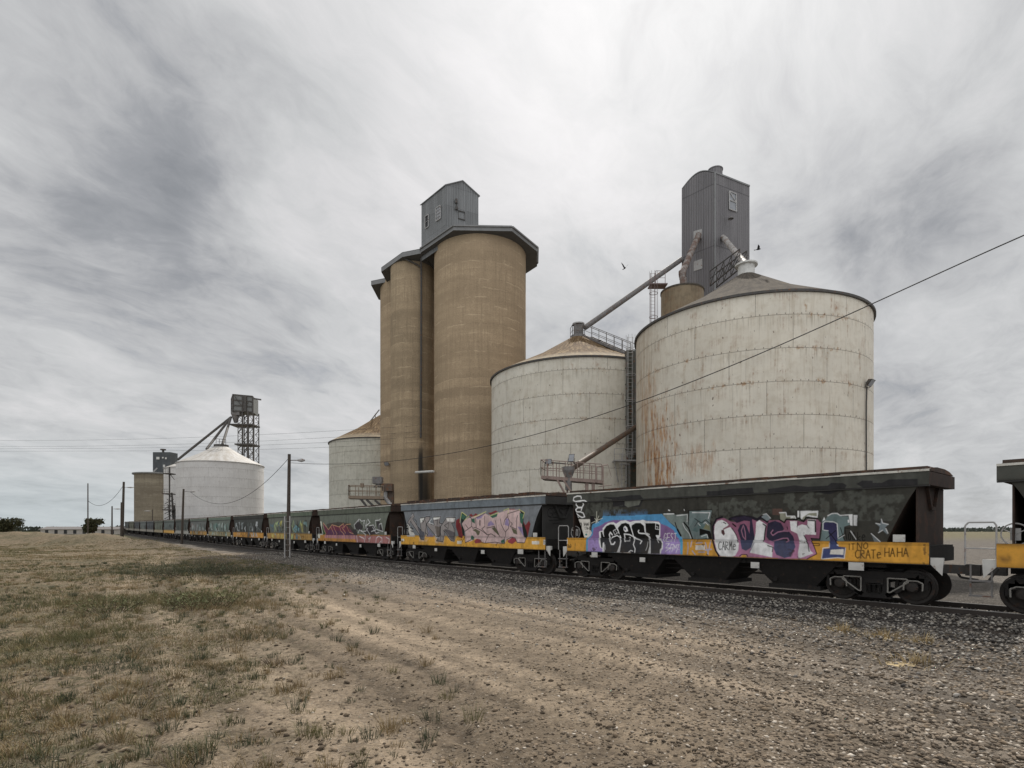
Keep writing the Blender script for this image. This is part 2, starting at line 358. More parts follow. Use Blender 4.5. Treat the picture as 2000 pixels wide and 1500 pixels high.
M['galv'] = worn('galvanised', (.42, .41, .40), .5, .4, 3, rust=.2)
M['pinkpaint'] = worn('faded_red_oxide', (.30, .225, .195), .75, .35, 3, rust=.12)
M['beigepaint'] = worn('faded_beige', (.27, .21, .155), .75, .35, 3, rust=.12)
M['brownpipe'] = worn('brown_spout', (.115, .085, .065), .65, .4, 2, rust=.4)
M['rustpipe'] = worn('rusty_pipe', (.30, .27, .25), .7, .6, 1.5, rust=.75, rustcol=(.13, .075, .055))
M['whitepaint'] = worn('white_paint', (.62, .61, .58), .6, .3, 4, rust=.05)
M['glass'] = worn('window_glass', (.30, .31, .33), .2, .2, 3)
M['dkglass'] = worn('dark_opening', (.02, .02, .022), .3, .1, 3)
M['wood'] = worn('pole_timber', (.085, .07, .058), .9, .5, 5)
M['wire'] = worn('wire_black', (.02, .02, .02), .6, .1, 3)
M['black'] = worn('bogie_black', (.02, .018, .017), .85, .4, 5, rust=.15, rustcol=(.05, .032, .024))
M['wheel'] = worn('wheel_steel', (.034, .029, .026), .6, .5, 5, rust=.2, rustcol=(.06, .035, .025))
M['chalk'] = worn('chalky_edge', (.30, .285, .26), .9, .4, 9)
M['endbrown'] = worn('end_sheet_brown', (.050, .034, .027), .8, .5, 2, rust=.4, rustcol=(.075, .038, .025))
M['enddark'] = worn('end_sheet_dark', (.048, .047, .045), .8, .5, 2)
M['roofbrown'] = worn('wagon_roof_brown', (.07, .05, .04), .85, .6, 2, rust=.5, rustcol=(.12, .06, .035))
M['lip'] = worn('wagon_lip_white', (.66, .64, .58), .6, .6, 3, rust=.2)  # light reflected off the roof edge, put into the colour as a pale lip
M['rail'] = worn('rail_steel', (.05, .04, .034), .5, .4, 4)
M['railtop'] = worn('rail_head', (.34, .32, .30), .3, .3, 6)
M['sleeper'] = worn('sleeper', (.10, .085, .07), .95, .5, 4)
M['bird'] = worn('bird_dark', (.02, .02, .022), .8, .2, 9)
m, n, b = mat('cone_roof_gold', .5, .4)
co = n.tc('UV'); a = n.noise(n.vm('MULTIPLY', co, (1.6, .5, 1)), 1.2, 7, .7); a2 = n.noise(co, 2.6, 5, .7)
c = n.mix(n.ss(a, .36, .56), (.30, .215, .12), (.12, .075, .04)); c = n.mix(n.m('MULTIPLY', n.ss(a2, .46, .62), .75), c, (.05, .036, .022)); c = n.mix(n.ss(a, .36, .27), c, (.46, .40, .30)); c = n.mix(n.ss(n.sep(co)[1], 2.4, .2, 0, .45), c, (.50, .44, .34)); b.inputs['Roughness'].default_value = .85; b.inputs['Specular IOR Level'].default_value = .08  # paler towards the eave: sunlit brightness of the rim put into the colour
fr = n.m('FRACT', n.m('DIVIDE', n.sep(co)[0], 3.07)); c = n.mix(n.ss(fr, 0, .035, .6, 0), c, (.12, .08, .05))
n.put(b.inputs['Base Color'], c); n.put(b.inputs['Normal'], n.bump(a, .3, .05)); M['roof_gold'] = m
m, n, b = mat('cone_roof_dark', .8, .2)
a = n.noise(n.vm('MULTIPLY', co_ if False else n.tc('UV'), (1.2, .6, 1)), 1.2, 7, .72)
c = n.mix(n.ss(a, .36, .64), (.125, .108, .088), (.07, .062, .054)); c = n.mix(n.ss(n.noise(n.tc('UV'), .3, 4, .6), .66, .70, 0, .6), c, (.17, .13, .09)); b.inputs['Specular IOR Level'].default_value = .05; b.inputs['Roughness'].default_value = .95
n.put(b.inputs['Base Color'], c); n.put(b.inputs['Normal'], n.bump(a, .3, .05)); M['roof_dark'] = m
m, n, b = mat('cone_roof_white', .6, .3)
a = n.noise(n.vm('MULTIPLY', n.tc('UV'), (1.2, .5, 1)), .8, 6, .65)
c = n.mix(n.ss(a, .35, .68), (.50, .49, .47), (.36, .33, .29)); fr = n.m('FRACT', n.m('DIVIDE', n.sep(n.tc('UV'))[0], 2.4)); c = n.mix(n.ss(fr, 0, .05, .35, 0), c, (.2, .18, .16))
n.put(b.inputs['Base Color'], c); M['roof_white'] = m

# ------------------------------------------------------------------ track geometry
Dv = np.array([-.65, .76]) / math.hypot(.65, .76)
Nv = np.array([Dv[1], -Dv[0]])           # away from the camera
Pr0 = np.array([11.08, 15.10])           # right-hand end of the nearest whole wagon (side plane)
L = 13.3; PITCH = 14.68
def rise(y): return .70 * np.minimum(np.maximum(np.asarray(y, float), 0) / 137., 1.5) ** 2
us = [813, 67, -237.4, -391.4, -485.9, -549.2, -596.4, -631.6, -660.4, -682.8, -700.3, -715, -727.6, -738.6, -748.6, -757.5]
starts = [Pr0.copy()]; heads = []
for k in range(len(us) - 1):
    p = starts[-1]; kk = us[k + 1] / F
    if k < 2: q = p + Dv * PITCH
    else:
        # the next coupling lies PITCH further on, along the surveyed bearing
        A = kk * kk + 1; B = -2 * (kk * p[0] + p[1]); Cc = p @ p - PITCH ** 2
        Z = (-B + math.sqrt(max(0, B * B - 4 * A * Cc))) / (2 * A); q = np.array([kk * Z, Z])
    starts.append(q)
# smooth the far curve
S = np.array(starts)
for it in range(3):
    T = S.copy(); T[3:-1] = .25 * S[2:-2] + .5 * S[3:-1] + .25 * S[4:]; S = T
starts = [s for s in S]
def heading(k): d = starts[k + 1] - starts[k]; return d / np.linalg.norm(d)

# ------------------------------------------------------------------ rail line, ballast (follow the couplings)
cl = []
pts = [starts[0] - Dv * 60 + Nv * 1.4, starts[0] - Dv * 20 + Nv * 1.4] + [starts[k] + Nv * 1.4 if k < 3 else starts[k] + np.array([heading(min(k, len(starts) - 2))[1], -heading(min(k, len(starts) - 2))[0]]) * 1.4 for k in range(len(starts))]
dl = pts[-1] - pts[-2]; dl /= np.linalg.norm(dl)
for q in range(1, 8): pts.append(pts[-1] + dl * 25)
pts = np.array(pts)
seg = np.r_[0, np.cumsum(np.linalg.norm(np.diff(pts, axis=0), axis=1))]
sn = np.arange(0, seg[-1], 1.0)
CL = np.stack([np.interp(sn, seg, pts[:, 0]), np.interp(sn, seg, pts[:, 1])], 1)
TG = np.gradient(CL, axis=0); TG /= np.linalg.norm(TG, axis=1)[:, None]
NM = np.stack([TG[:, 1], -TG[:, 0]], 1)      # away from camera
def dist_track(x, y):
    x = np.asarray(x, float); y = np.asarray(y, float); best = np.full(x.shape, 1e9); sgn = np.zeros(x.shape)
    for (a, b_) in zip(pts[:-1], pts[1:]):
        d = b_ - a; l2 = d @ d; tt = np.clip(((x - a[0]) * d[0] + (y - a[1]) * d[1]) / l2, 0, 1)
        ex = x - a[0] - tt * d[0]; ey = y - a[1] - tt * d[1]; dd = np.hypot(ex, ey)
        side = np.sign(ex * d[1] - ey * d[0]); m_ = dd < best; best = np.where(m_, dd, best); sgn = np.where(m_, side, sgn)
    return best * sgn        # negative on the camera side
RAILTOP = .30
def ground(x, y):
    x = np.asarray(x, float); y = np.asarray(y, float)
    z = rise(y)
    near = np.exp(-np.maximum(y, 0) / 60)
    z = z + (vn(x, y, .25, 3, 3) - .5) * .16 + (vn(x, y, 1.3, 9, 3) - .5) * .05 * near + (vn(x, y, 5, 19, 2) - .5) * .022 * near
    left = 1 / (1 + np.exp((x + .28 * y + 2.5) / 2.0))
    z = z + left * (vn(x, y, .55, 31, 3) - .45) * .20
    for (mx, my, sx, sy, h) in [(-58, 79, 8, 4.5, 1.55), (-72, 84, 11, 6, 1.75), (-49, 74, 4.5, 3.5, .9), (-37, 58, 6, 3.5, .35), (-88, 84, 10, 7, 1.6), (-110, 90, 18, 8, 1.7)]:
        z = z + h * (.8 + .4 * vn(x, y, .5, 41, 4)) * np.exp(-((x - mx) / sx) ** 2 - ((y - my) / sy) ** 2)
    # wheel ruts of the dirt track running along the line
    qq = x * .83 + y * .56 + 1.2 * np.sin(y * .07); sq_ = y * .83 - x * .56
    for q0 in (3.4, 4.9, 8.2, 9.9, 1.2, 13.5, 15.1):
        e_ = qq - q0 + .5 * np.sin(sq_ * .13 + q0); k_ = np.exp(-np.maximum(y, 0) / 60)
        z = z - .06 * np.exp(-(e_ / .16) ** 2) * k_ + .035 * np.exp(-((np.abs(e_) - .38) / .14) ** 2) * k_
    return z
rows = np.r_[np.linspace(-6, 3, 10), 3 + 3.2 * (np.exp(np.linspace(0, 6.9, 430)) - 1)]
rows = rows[rows < 3200]; rows = np.r_[rows, 3200.]
cols = np.linspace(-2.6, 2.6, 520)
YY = np.repeat(rows[:, None], len(cols), 1); XX = cols[None, :] * (np.abs(YY) + 9)
ZZ = ground(XX, YY)
dt = dist_track(XX, YY)
ZZ = np.where(np.abs(dt) < 3.2, np.minimum(ZZ, rise(YY) + .0), ZZ)
nr, nc = XX.shape
me = bpy.data.meshes.new('ground'); idx = np.arange(nr * nc).reshape(nr, nc)
fc = np.stack([idx[:-1, :-1], idx[:-1, 1:], idx[1:, 1:], idx[1:, :-1]], -1).reshape(-1, 4)
me.vertices.add(nr * nc); me.vertices.foreach_set('co', np.stack([XX, YY, ZZ], -1).ravel())
me.loops.add(fc.size); me.loops.foreach_set('vertex_index', fc.ravel())
me.polygons.add(len(fc)); me.polygons.foreach_set('loop_start', np.arange(0, fc.size, 4)); me.polygons.foreach_set('loop_total', np.full(len(fc), 4))
me.polygons.foreach_set('use_smooth', np.ones(len(fc), bool)); me.update(); me.validate()
def G(x, y):    # point on level ground
    Z = EYE * F / (y - YH); return ((x - 1000) * Z / F, Z)
def lerp(a, b, t): return a + (b - a) * t[..., None]
tan = np.array((.33, .262, .19)); brown = np.array((.27, .215, .155)); grey = np.array((.165, .152, .138)); olive = np.array((.145, .13, .075)); dgrn = np.array((.08, .08, .05)); pale = np.array((.42, .335, .24)); orange = np.array((.38, .245, .14))
dkgr = np.array((.115, .11, .105))
col = np.zeros(XX.shape + (3,)) + brown
nA = vn(XX, YY, .35, 51, 4); nB = vn(XX, YY, 1.2, 61, 4); nC = vn(XX, YY, .12, 71, 3)
ss = lambda x, a, b: np.clip((x - a) / (b - a), 0, 1) ** 2 * (3 - 2 * np.clip((x - a) / (b - a), 0, 1))
col = lerp(col, tan, ss(nA, .42, .62))
def bl(x, y, rx, ry):
    gx, gy = G(x, y); return np.exp(-((XX - gx) / rx) ** 2 - ((YY - gy) / ry) ** 2)
sandy = np.clip(bl(560, 1170, 5, 4) + bl(500, 1300, 1.6, 2.5) + bl(520, 1230, 2.2, 3) + bl(900, 1130, 7, 3.5) + bl(1050, 1165, 5, 2.2) + bl(700, 1180, 4, 4) * .6, 0, 1)
col = lerp(col, pale, sandy * ss(nB, .2, .7) * .8)
col = lerp(col, orange, np.clip(bl(830, 1160, 2.2, 1.8) + bl(880, 1180, 1.5, 1) * .7, 0, 1) * ss(nB, .3, .6) * .5)
gr = ss(-dt + (nA - .5) * 6, 11.5, 3.5); gr = np.maximum(gr, ss(XX * 1.0 - YY * .12 + (nA - .5) * 4, .6, 5.5) * ss(YY, 24, 13) * .85)
gr = np.where(dt > 0, 1, gr)
col = lerp(col, grey, gr * .9); col = np.where((dt > 0)[..., None] & (dt < 14)[..., None], col * .55, col)  # ground beyond the track darkened in colour so the wagon undersides read shaded
tr = np.exp(-((-dt - 10.5 - (nA - .5) * 2) / 2.3) ** 2) * ss(YY, 14, 26) * .75
col = lerp(col, dkgr, tr)
lf = ss(-(XX + .30 * YY + 1.2) + (nB - .5) * 5, -.8, 2.4)
lf = np.where(dt > -6, 0, lf)
col = lerp(col, lerp(np.zeros_like(col) + np.array((.25, .195, .13)), olive, ss(nA, .46, .62) * .6), lf * .75)
col = lerp(col, dgrn, lf * ss(nB + nA, 1.08, 1.2) * .35)
road = np.exp(-((YY - 52 - (XX + 40) * .12) / 3.0) ** 2) * (XX < -12) * ss(nB, .2, .5); col = lerp(col, pale * .9, road * .8)
qq = (XX - 0) * .83 + YY * .56 + 1.2 * np.sin(YY * .07); sq_ = YY * .83 - XX * .56
stk = vn(qq * 1.0, sq_ * .035, 1.1, 91, 4); stk2 = vn(qq, sq_ * .06, 3.2, 95, 3); inroad = ss(qq, -1.5, 2.0) * ss(-dt, 3.5, 6)
col = lerp(col, tan * 1.12, inroad * (1 - np.clip(gr, 0, 1)) * .55)
col = col * (1 - .30 * (inroad * ss(stk, .46, .60))[..., None]) * (1 + .24 * (inroad * ss(stk, .46, .34))[..., None]); col = col * (1 - .22 * (inroad * ss(stk2, .55, .7))[..., None])
for q0, am in ((3.4, .6), (4.9, .65), (8.2, .55), (9.9, .65), (1.2, .5), (13.5, .45), (15.1, .45), (6.3, .4)):
    rt_ = np.exp(-((qq - q0 + .5 * np.sin(sq_ * .13 + q0)) / .15) ** 2) * (.3 + .9 * nB) * (dt < -3.2); col = col * (1 - am * rt_[..., None])
far = ss(YY, 90, 160); col = lerp(col, np.array((.20, .18, .10)), far * .8)
ca = me.color_attributes.new('Col', 'FLOAT_COLOR', 'POINT')
ca.data.foreach_set('color', np.concatenate([col, np.ones(col.shape[:2] + (1,))], -1).ravel())
ga = me.color_attributes.new('Grv', 'FLOAT_COLOR', 'POINT')
gm = np.clip(gr, 0, 1); ga.data.foreach_set('color', np.stack([gm, lf, gm * 0, gm * 0 + 1], -1).ravel())
m, n, b = mat('dirt_and_gravel', .95, .1)
co = n.tc('Object'); base = n.attr('Col'); gv, lv = n.sep(n.attr('Grv'))[:2]
f1 = n.noise(co, 2.2, 9, .74); f2 = n.noise(co, 15, 6, .8); vo = n.vor(co, 16, out='Color'); vd = n.vor(co, 16)
sp = n.vor(n.vm('ADD', co, (3, 1, 0)), 7, out='Distance')
c = n.mix(n.ss(f1, .42, .66, 0, .7), base, n.vm('SCALE', base, sc=.48))
c = n.mix(n.ss(f2, .48, .66, 0, .8), c, n.vm('SCALE', base, sc=.32))
f3 = n.noise(co, 5.5, 3, .6); clod = n.ss(f3, .60, .66); c = n.mix(n.m('MULTIPLY', clod, .6), c, n.vm('SCALE', base, sc=.35))
f4 = n.noise(n.vm('ADD', co, (9, 4, 0)), 7.5, 3, .6); c = n.mix(n.m('MULTIPLY', n.ss(f4, .63, .68), .5), c, n.vm('SCALE', base, sc=1.7))
g1 = n.noise(n.vm('ADD', co, (2, 8, 0)), 3.2, 7, .78); g2 = n.noise(n.vm('MULTIPLY', co, (1, .6, 1)), 9, 5, .75)
c = n.mix(n.m('MULTIPLY', n.m('MULTIPLY', lv, n.ss(g1, .50, .58)), .75), c, (.075, .07, .04)); c = n.mix(n.m('MULTIPLY', n.m('MULTIPLY', lv, n.ss(g2, .55, .62)), .7), c, (.05, .045, .03))
c = n.vm('SCALE', c, sc=.90); c = n.mix(n.ss(f2, .46, .28, 0, .45), c, n.vm('SCALE', base, sc=1.45))
vb = n.sep(vo)[0]
peb = n.m('MULTIPLY', n.ss(vd, .42, .2), n.m('ADD', .25, n.m('MULTIPLY', gv, .7)))
pebc = n.mix(vb, (.05, .045, .04), (.42, .38, .33)); c = n.mix(n.m('MULTIPLY', peb, n.ss(vb, .1, .4, .3, .9)), c, pebc)
n.put(b.inputs['Base Color'], c)
hh = n.m('ADD', n.m('ADD', clod, n.m('MULTIPLY', f1, 1.8)), n.m('ADD', n.m('MULTIPLY', f2, .7), n.m('MULTIPLY', peb, .8)))
n.put(b.inputs['Normal'], n.bump(hh, .75, .05)); M['ground'] = m
me.materials.append(m); go = bpy.data.objects.new('ground', me); C.objects.link(go); kind(go)

# ballast bed with rails and sleepers
def along(sidx, off): p = CL[sidx] + NM[sidx] * off; return p
prof = [(-2.75, -.32), (-2.3, -.22), (-1.75, -.175), (-1.3, -.165), (0, -.18), (1.3, -.165), (1.75, -.175), (2.3, -.22), (2.9, -.36)]
mb = MB(); ns = len(CL); pf = []
po = np.interp(np.linspace(0, len(prof) - 1, 26), range(len(prof)), [p[0] for p in prof]); ph = np.interp(po, [p[0] for p in prof], [p[1] for p in prof])
ve = []
for i in range(ns):
    for o, h in zip(po, ph):
        x, y = CL[i] + NM[i] * o; ve.append((x, y, RAILTOP + float(rise(y)) + h))
ve = np.array(ve); ve[:, 2] += (vn(ve[:, 0], ve[:, 1], 3, 5, 3) - .5) * .05
k = len(po); mb.add(ve.tolist(), [(i * k + j, (i + 1) * k + j, (i + 1) * k + j + 1, i * k + j + 1) for i in range(ns - 1) for j in range(k - 1)])
m, n, b = mat('ballast_stone', .95, .15); co = n.tc('Object'); vo = n.vor(co, 14, out='Color'); vd = n.vor(co, 14)
vb = n.sep(vo)[0]; c = n.mix(vb, (.06, .056, .052), (.27, .25, .23)); c = n.mix(n.ss(vd, .3, .6, 0, .9), c, (.025, .022, .02)); c = n.mix(n.ss(n.noise(co, .5, 4, .6), .45, .7, 0, .5), c, (.09, .07, .055))
n.put(b.inputs['Base Color'], c); n.put(b.inputs['Normal'], n.bump(n.ss(vd, .6, .0), .9, .05)); M['ballast'] = m
kind(mb.obj('ballast_bed', m, None, True))
tk = thing('railway_track', '', ''); del tk['label'], tk['category']; kind(tk)
for off in (-.80, .80):
    for nm, wd, h0, h1, mt_ in (('rail', .07, -.16, -.012, M['rail']), ('rail_head', .05, -.012, 0, M['railtop'])):
        r = MB(); v = []
        for i in range(ns):
            for o, h in ((-wd / 2, h0), (-wd / 2, h1), (wd / 2, h1), (wd / 2, h0)):
                x, y = CL[i] + NM[i] * (off + o); v.append((x, y, RAILTOP + float(rise(y)) + h))
        r.add(v, [(i * 4 + j, (i + 1) * 4 + j, (i + 1) * 4 + (j + 1) % 4, i * 4 + (j + 1) % 4) for i in range(ns - 1) for j in range(4)])
        ob = r.obj(nm, mt_, tk)
sb = MB()
for s_ in np.arange(30, 130, .68):
    i = min(int(s_), ns - 2); f = s_ - i; c0 = CL[i] * (1 - f) + CL[i + 1] * f; z = RAILTOP + float(rise(c0[1])) - .15
    a = c0 - NM[i] * 1.3; b2 = c0 + NM[i] * 1.3; sb.bar((a[0], a[1], z - .05), (b2[0], b2[1], z - .05), .24, .12)
kind(sb.obj('sleeper', M['sleeper'], tk), 'stuff')

# ------------------------------------------------------------------ loose stones, pebbles and grass
def stones(name, xs, ys, zs, sz, mt, flat=.6):
    N = len(xs); th = RNG.random(N) * 6.28
    base = np.array([(1, 0, 0), (0, 1, 0), (-1, 0, 0), (0, -1, 0), (0, 0, 1), (0, 0, -1)], float)
    v = np.repeat(base[None], N, 0) * (sz[:, None, None] * (.6 + .8 * RNG.random((N, 6, 1))))
    v[:, :, 2] *= flat
    c_, s_ = np.cos(th)[:, None], np.sin(th)[:, None]
    x = v[:, :, 0] * c_ - v[:, :, 1] * s_; y = v[:, :, 0] * s_ + v[:, :, 1] * c_
    tl = (RNG.random((N, 1)) - .5) * .9; z = v[:, :, 2] + x * tl
    V = np.stack([x + xs[:, None], y + ys[:, None], z + zs[:, None]], -1).reshape(-1, 3)
    tri = np.array([(0, 1, 4), (1, 2, 4), (2, 3, 4), (3, 0, 4), (1, 0, 5), (2, 1, 5), (3, 2, 5), (0, 3, 5)])
    Fc = (tri[None] + (np.arange(N) * 6)[:, None, None]).reshape(-1, 3)
    me = bpy.data.meshes.new(name); me.vertices.add(len(V)); me.vertices.foreach_set('co', V.ravel())
    me.loops.add(Fc.size); me.loops.foreach_set('vertex_index', Fc.ravel()); me.polygons.add(len(Fc))
    me.polygons.foreach_set('loop_start', np.arange(0, Fc.size, 3)); me.polygons.foreach_set('loop_total', np.full(len(Fc), 3)); me.update()
    tone = np.repeat(RNG.random(N), 6); a = me.color_attributes.new('Tone', 'FLOAT_COLOR', 'POINT')
    a.data.foreach_set('color', np.stack([tone] * 3 + [np.ones_like(tone)], -1).ravel())
    me.materials.append(mt); o = bpy.data.objects.new(name, me); C.objects.link(o); kind(o, 'stuff'); return o
m, n, b = mat('stone_mix', .9, .2); tn = n.sep(n.attr('Tone'))[0]
cr_ = n.n.new('ShaderNodeValToRGB'); el = cr_.color_ramp.elements; el[0].color = (.05, .045, .042, 1); el[1].color = (.52, .48, .42, 1); el[1].position = 1
for p_, c_ in ((.35, (.12, .11, .10)), (.6, (.21, .195, .175)), (.8, (.30, .265, .22)), (.93, (.36, .34, .31))): q = el.new(p_); q.color = (*c_, 1)
n.put(cr_.inputs[0], tn); n.put(b.inputs['Base Color'], cr_.outputs[0]); M['stone'] = m
m, n, b = mat('pebble_mix', .92, .15); tn = n.sep(n.attr('Tone'))[0]
cr_ = n.n.new('ShaderNodeValToRGB'); el = cr_.color_ramp.elements; el[0].color = (.055, .045, .035, 1); el[1].color = (.50, .44, .36, 1)
for p_, c_ in ((.45, (.15, .12, .09)), (.75, (.25, .20, .15)), (.92, (.36, .31, .25))): q = el.new(p_); q.color = (*c_, 1)
el[-1].color = (.62, .56, .48, 1)
n.put(cr_.inputs[0], tn); n.put(b.inputs['Base Color'], cr_.outputs[0]); M['pebble'] = m
m, n, b = mat('clod_mix', .95, .1); tn = n.sep(n.attr('Tone'))[0]; n.put(b.inputs['Base Color'], n.mix(tn, (.07, .055, .04), (.27, .21, .15))); M['clod'] = m
# ballast stones beside and between the rails
N = 46000; s_ = 40 + 75 * RNG.random(N) ** 1.7; i = s_.astype(int); c0 = CL[i] + TG[i] * (s_ - i)[:, None]
o_ = -3.9 + RNG.random(N) * 4.9; o_ = np.where(RNG.random(N) < .5, -1.6 - np.abs(RNG.normal(0, 3.2, N)), o_)
xy = c0 + NM[i] * o_[:, None]; bz = RAILTOP + rise(xy[:, 1]) + np.interp(o_, [-3.2, -2.75, -2.3, -1.75, -1.3, 0, 1.3], [-.36, -.30, -.2, -.16, -.15, -.165, -.15])
bz = np.where(o_ < -2.6, np.maximum(ground(xy[:, 0], xy[:, 1]), rise(xy[:, 1]) - .02) + .0, bz)
ok = xy[:, 1] > 4
stones('ballast_stones', xy[ok, 0], xy[ok, 1], bz[ok] + .012, .022 + .034 * RNG.random(ok.sum()), M['stone'])
N = 130000; yv = 4.5 + 34 * RNG.random(N) ** 1.7; xv = (RNG.random(N) * 2.1 - 1.0) * (yv * .98 + .6)
wt = ss(xv - .05 * yv, -4, 5) * .85 + .07; keep = RNG.random(N) < wt; xv, yv = xv[keep], yv[keep]
d_ = dist_track(xv, yv); keep = d_ < -2.7; xv, yv = xv[keep], yv[keep]
rt = ss(xv - .15 * yv, -1, 4)
stones('gravel', xv, yv, ground(xv, yv) + .002, (.008 + .020 * RNG.random(len(xv)) ** 2.2) * (1 + rt * .6) * (1 + yv * .012), M['pebble'], .5)
N = 5200; yv = 5 + 34 * RNG.random(N) ** 1.3; xv = (RNG.random(N) * 2 - 1) * yv * .95; keep = dist_track(xv, yv) < -3; xv, yv = xv[keep], yv[keep]
stones('scattered_rocks', xv, yv, ground(xv, yv) + .008, .018 + .045 * RNG.random(len(xv)) ** 3.5, M['clod'], .55)

def blades(mb, x, y, z, n, h, spread, wd, lean=.6, rng=random):
    for _ in range(n):
        a = rng.random() * 6.28; r = spread * rng.random() ** .7; bx, by = x + math.cos(a) * r, y + math.sin(a) * r
        hh = h * (.45 + .75 * rng.random()); la = a + rng.uniform(-.9, .9); l = lean * rng.random() * hh
        pa = rng.random() * 3.14; wx, wy = math.cos(pa) * wd, math.sin(pa) * wd
        m1 = (bx + math.cos(la) * l * .35, by + math.sin(la) * l * .35, z + hh * .55); t_ = (bx + math.cos(la) * l, by + math.sin(la) * l, z + hh)
        mb.add([(bx - wx, by - wy, z - .02), (bx + wx, by + wy, z - .02), (m1[0] + wx * .7, m1[1] + wy * .7, m1[2]), (m1[0] - wx * .7, m1[1] - wy * .7, m1[2]), t_], [(0, 1, 2, 3), (3, 2, 4)])
def plantmat(name, a, b_):
    m, n, bs = mat(name, .8, .15); co = n.tc('Object'); n.put(bs.inputs['Base Color'], n.mix(n.ss(n.noise(co, 2.5, 4, .7), .35, .65), a, b_)); return m
M['grass'] = plantmat('weedy_grass', (.20, .17, .085), (.10, .105, .05))
M['grass2'] = plantmat('dry_grass', (.30, .225, .12), (.19, .145, .085))
M['straw'] = plantmat('straw', (.46, .36, .20), (.20, .155, .09))
M['twig'] = plantmat('dead_weed', (.10, .075, .05), (.06, .05, .035))
M['leaf'] = plantmat('weed_leaf', (.17, .175, .085), (.10, .115, .055))
ga_, gb_ = MB(), MB(); cnt = 0
for _ in range(36000):
    y = 5.0 + 70 * random.random() ** 1.7; x = -(.98 * y + 2) * random.random() ** .8
    lfv = -(x + .30 * y + 1.5)
    pn = float(vn(np.array([x]), np.array([y]), .45, 81, 3)[0])
    if lfv < (.6 - pn) * 6: continue
    if pn < .30 + .25 * random.random(): continue
    if float(dist_track(np.array([x]), np.array([y]))[0]) > -6: continue
    z = float(ground(np.array([x]), np.array([y]))[0]); sc = 1 + y * .018
    blades(ga_ if random.random() < (pn - .40) * 4 else gb_, x, y, z, int(6 + 6 * random.random()), .045 * sc * (.4 + 1.3 * random.random() ** 2), .20 * sc, .003 * sc * (1 + y * .03), 1.7); cnt += 1
gt_ = MB()
for (px, py, rx, ry, nn, hh_, gm_) in ((395, 1120, 5.5, 4.0, 420, .42, 2), (330, 1108, 5, 3, 160, .35, 2), (215, 1180, 2.2, 2.2, 200, .30, 0), (400, 1175, 1.9, 2.2, 240, .36, 0), (470, 1190, 1.5, 1.6, 90, .26, 1), (250, 1230, 1.8, 1.2, 90, .16, 0), (190, 1090, 6, 5, 160, .30, 1), (300, 1150, 2.5, 2.0, 80, .2, 1), (480, 1240, .7, .9, 40, .22, 1), (250, 1310, 1.6, .5, 110, .09, 2), (380, 1300, 1.2, .4, 60, .08, 1), (330, 1260, 1.5, .8, 60, .12, 1), (200, 1060, 12, 8, 300, .4, 0), (520, 1205, 1.5, 1.2, 30, .16, 1), (560, 1180, 2.5, 1.5, 24, .15, 1), (120, 1250, 1.5, 1.5, 120, .22, 0), (60, 1180, 3, 3, 120, .25, 2)):
    gx, gy = G(px, py)
    for _ in range(nn):
        x = random.gauss(gx, rx * .5); y = random.gauss(gy, ry * .5); z = float(ground(np.array([x]), np.array([y]))[0])
        blades((ga_, gb_, gt_)[gm_], x, y, z, 11, hh_ * (.35 + .9 * random.random()), .13 + hh_ * .25, .0028 * (1 + y * .03), 1.1)
for _ in range(1500):
    y = 5.2 + 36 * random.random() ** 1.5; x = -(.95 * y + 1) * random.random() ** .75
    if -(x + .30 * y) < random.uniform(-2.5, 2.0) or float(dist_track(np.array([x]), np.array([y]))[0]) > -6: continue
    z = float(ground(np.array([x]), np.array([y]))[0]); k_ = random.random()
    blades((gt_, gb_, ga_)[int(random.random() * 3)], x, y, z, int(16 + 26 * k_), .07 + .16 * k_ ** 2, .05 + .07 * k_, .0032 * (1 + y * .035), 1.3)
kind(gt_.obj('tall_weeds', plantmat('grey_green_weed', (.10, .11, .065), (.055, .065, .04))), 'stuff')
kind(ga_.obj('grass', M['grass']), 'stuff'); kind(gb_.obj('dry_grass', M['grass2']), 'stuff')
def shrub(px, py, rx, h, n, mt, name, label, cat, leafy=True, group=None, z=None, seed=1):
    rg = random.Random(seed); gx, gy = G(px, py); gz = float(ground(np.array([gx]), np.array([gy]))[0])
    t = thing(name, label, cat, (gx, gy, gz), 0, group)
    st = MB(); lf_ = MB()
    for i in range(n):
        a = rg.random() * 6.28; r = rx * rg.random() ** .6 * .55; b0 = Vector((math.cos(a) * r, math.sin(a) * r, -.02))
        hh = h * (.5 + .6 * rg.random()); tip = b0 + Vector((math.cos(a) * rx * .5 * rg.random(), math.sin(a) * rx * .5 * rg.random(), hh))
        st.tube(b0, tip, .004 + h * .005, 4, .0015)
        for j in range(7 if leafy else 4):
            q = b0.lerp(tip, .2 + .8 * rg.random()); d = Vector((rg.uniform(-1, 1), rg.uniform(-1, 1), rg.uniform(-.2, .9))).normalized() * h * (.10 + .10 * rg.random()); s2 = d.cross(Vector((rg.uniform(-1, 1), rg.uniform(-1, 1), 1))).normalized() * (h * .028 if leafy else h * .008)
            lf_.add([q, q + d * .5 + s2, q + d, q + d * .5 - s2], [(0, 1, 2, 3)])
    st.obj('stem', M['twig'] if mt is not M['straw'] else mt, t); lf_.obj('foliage', mt, t); return t

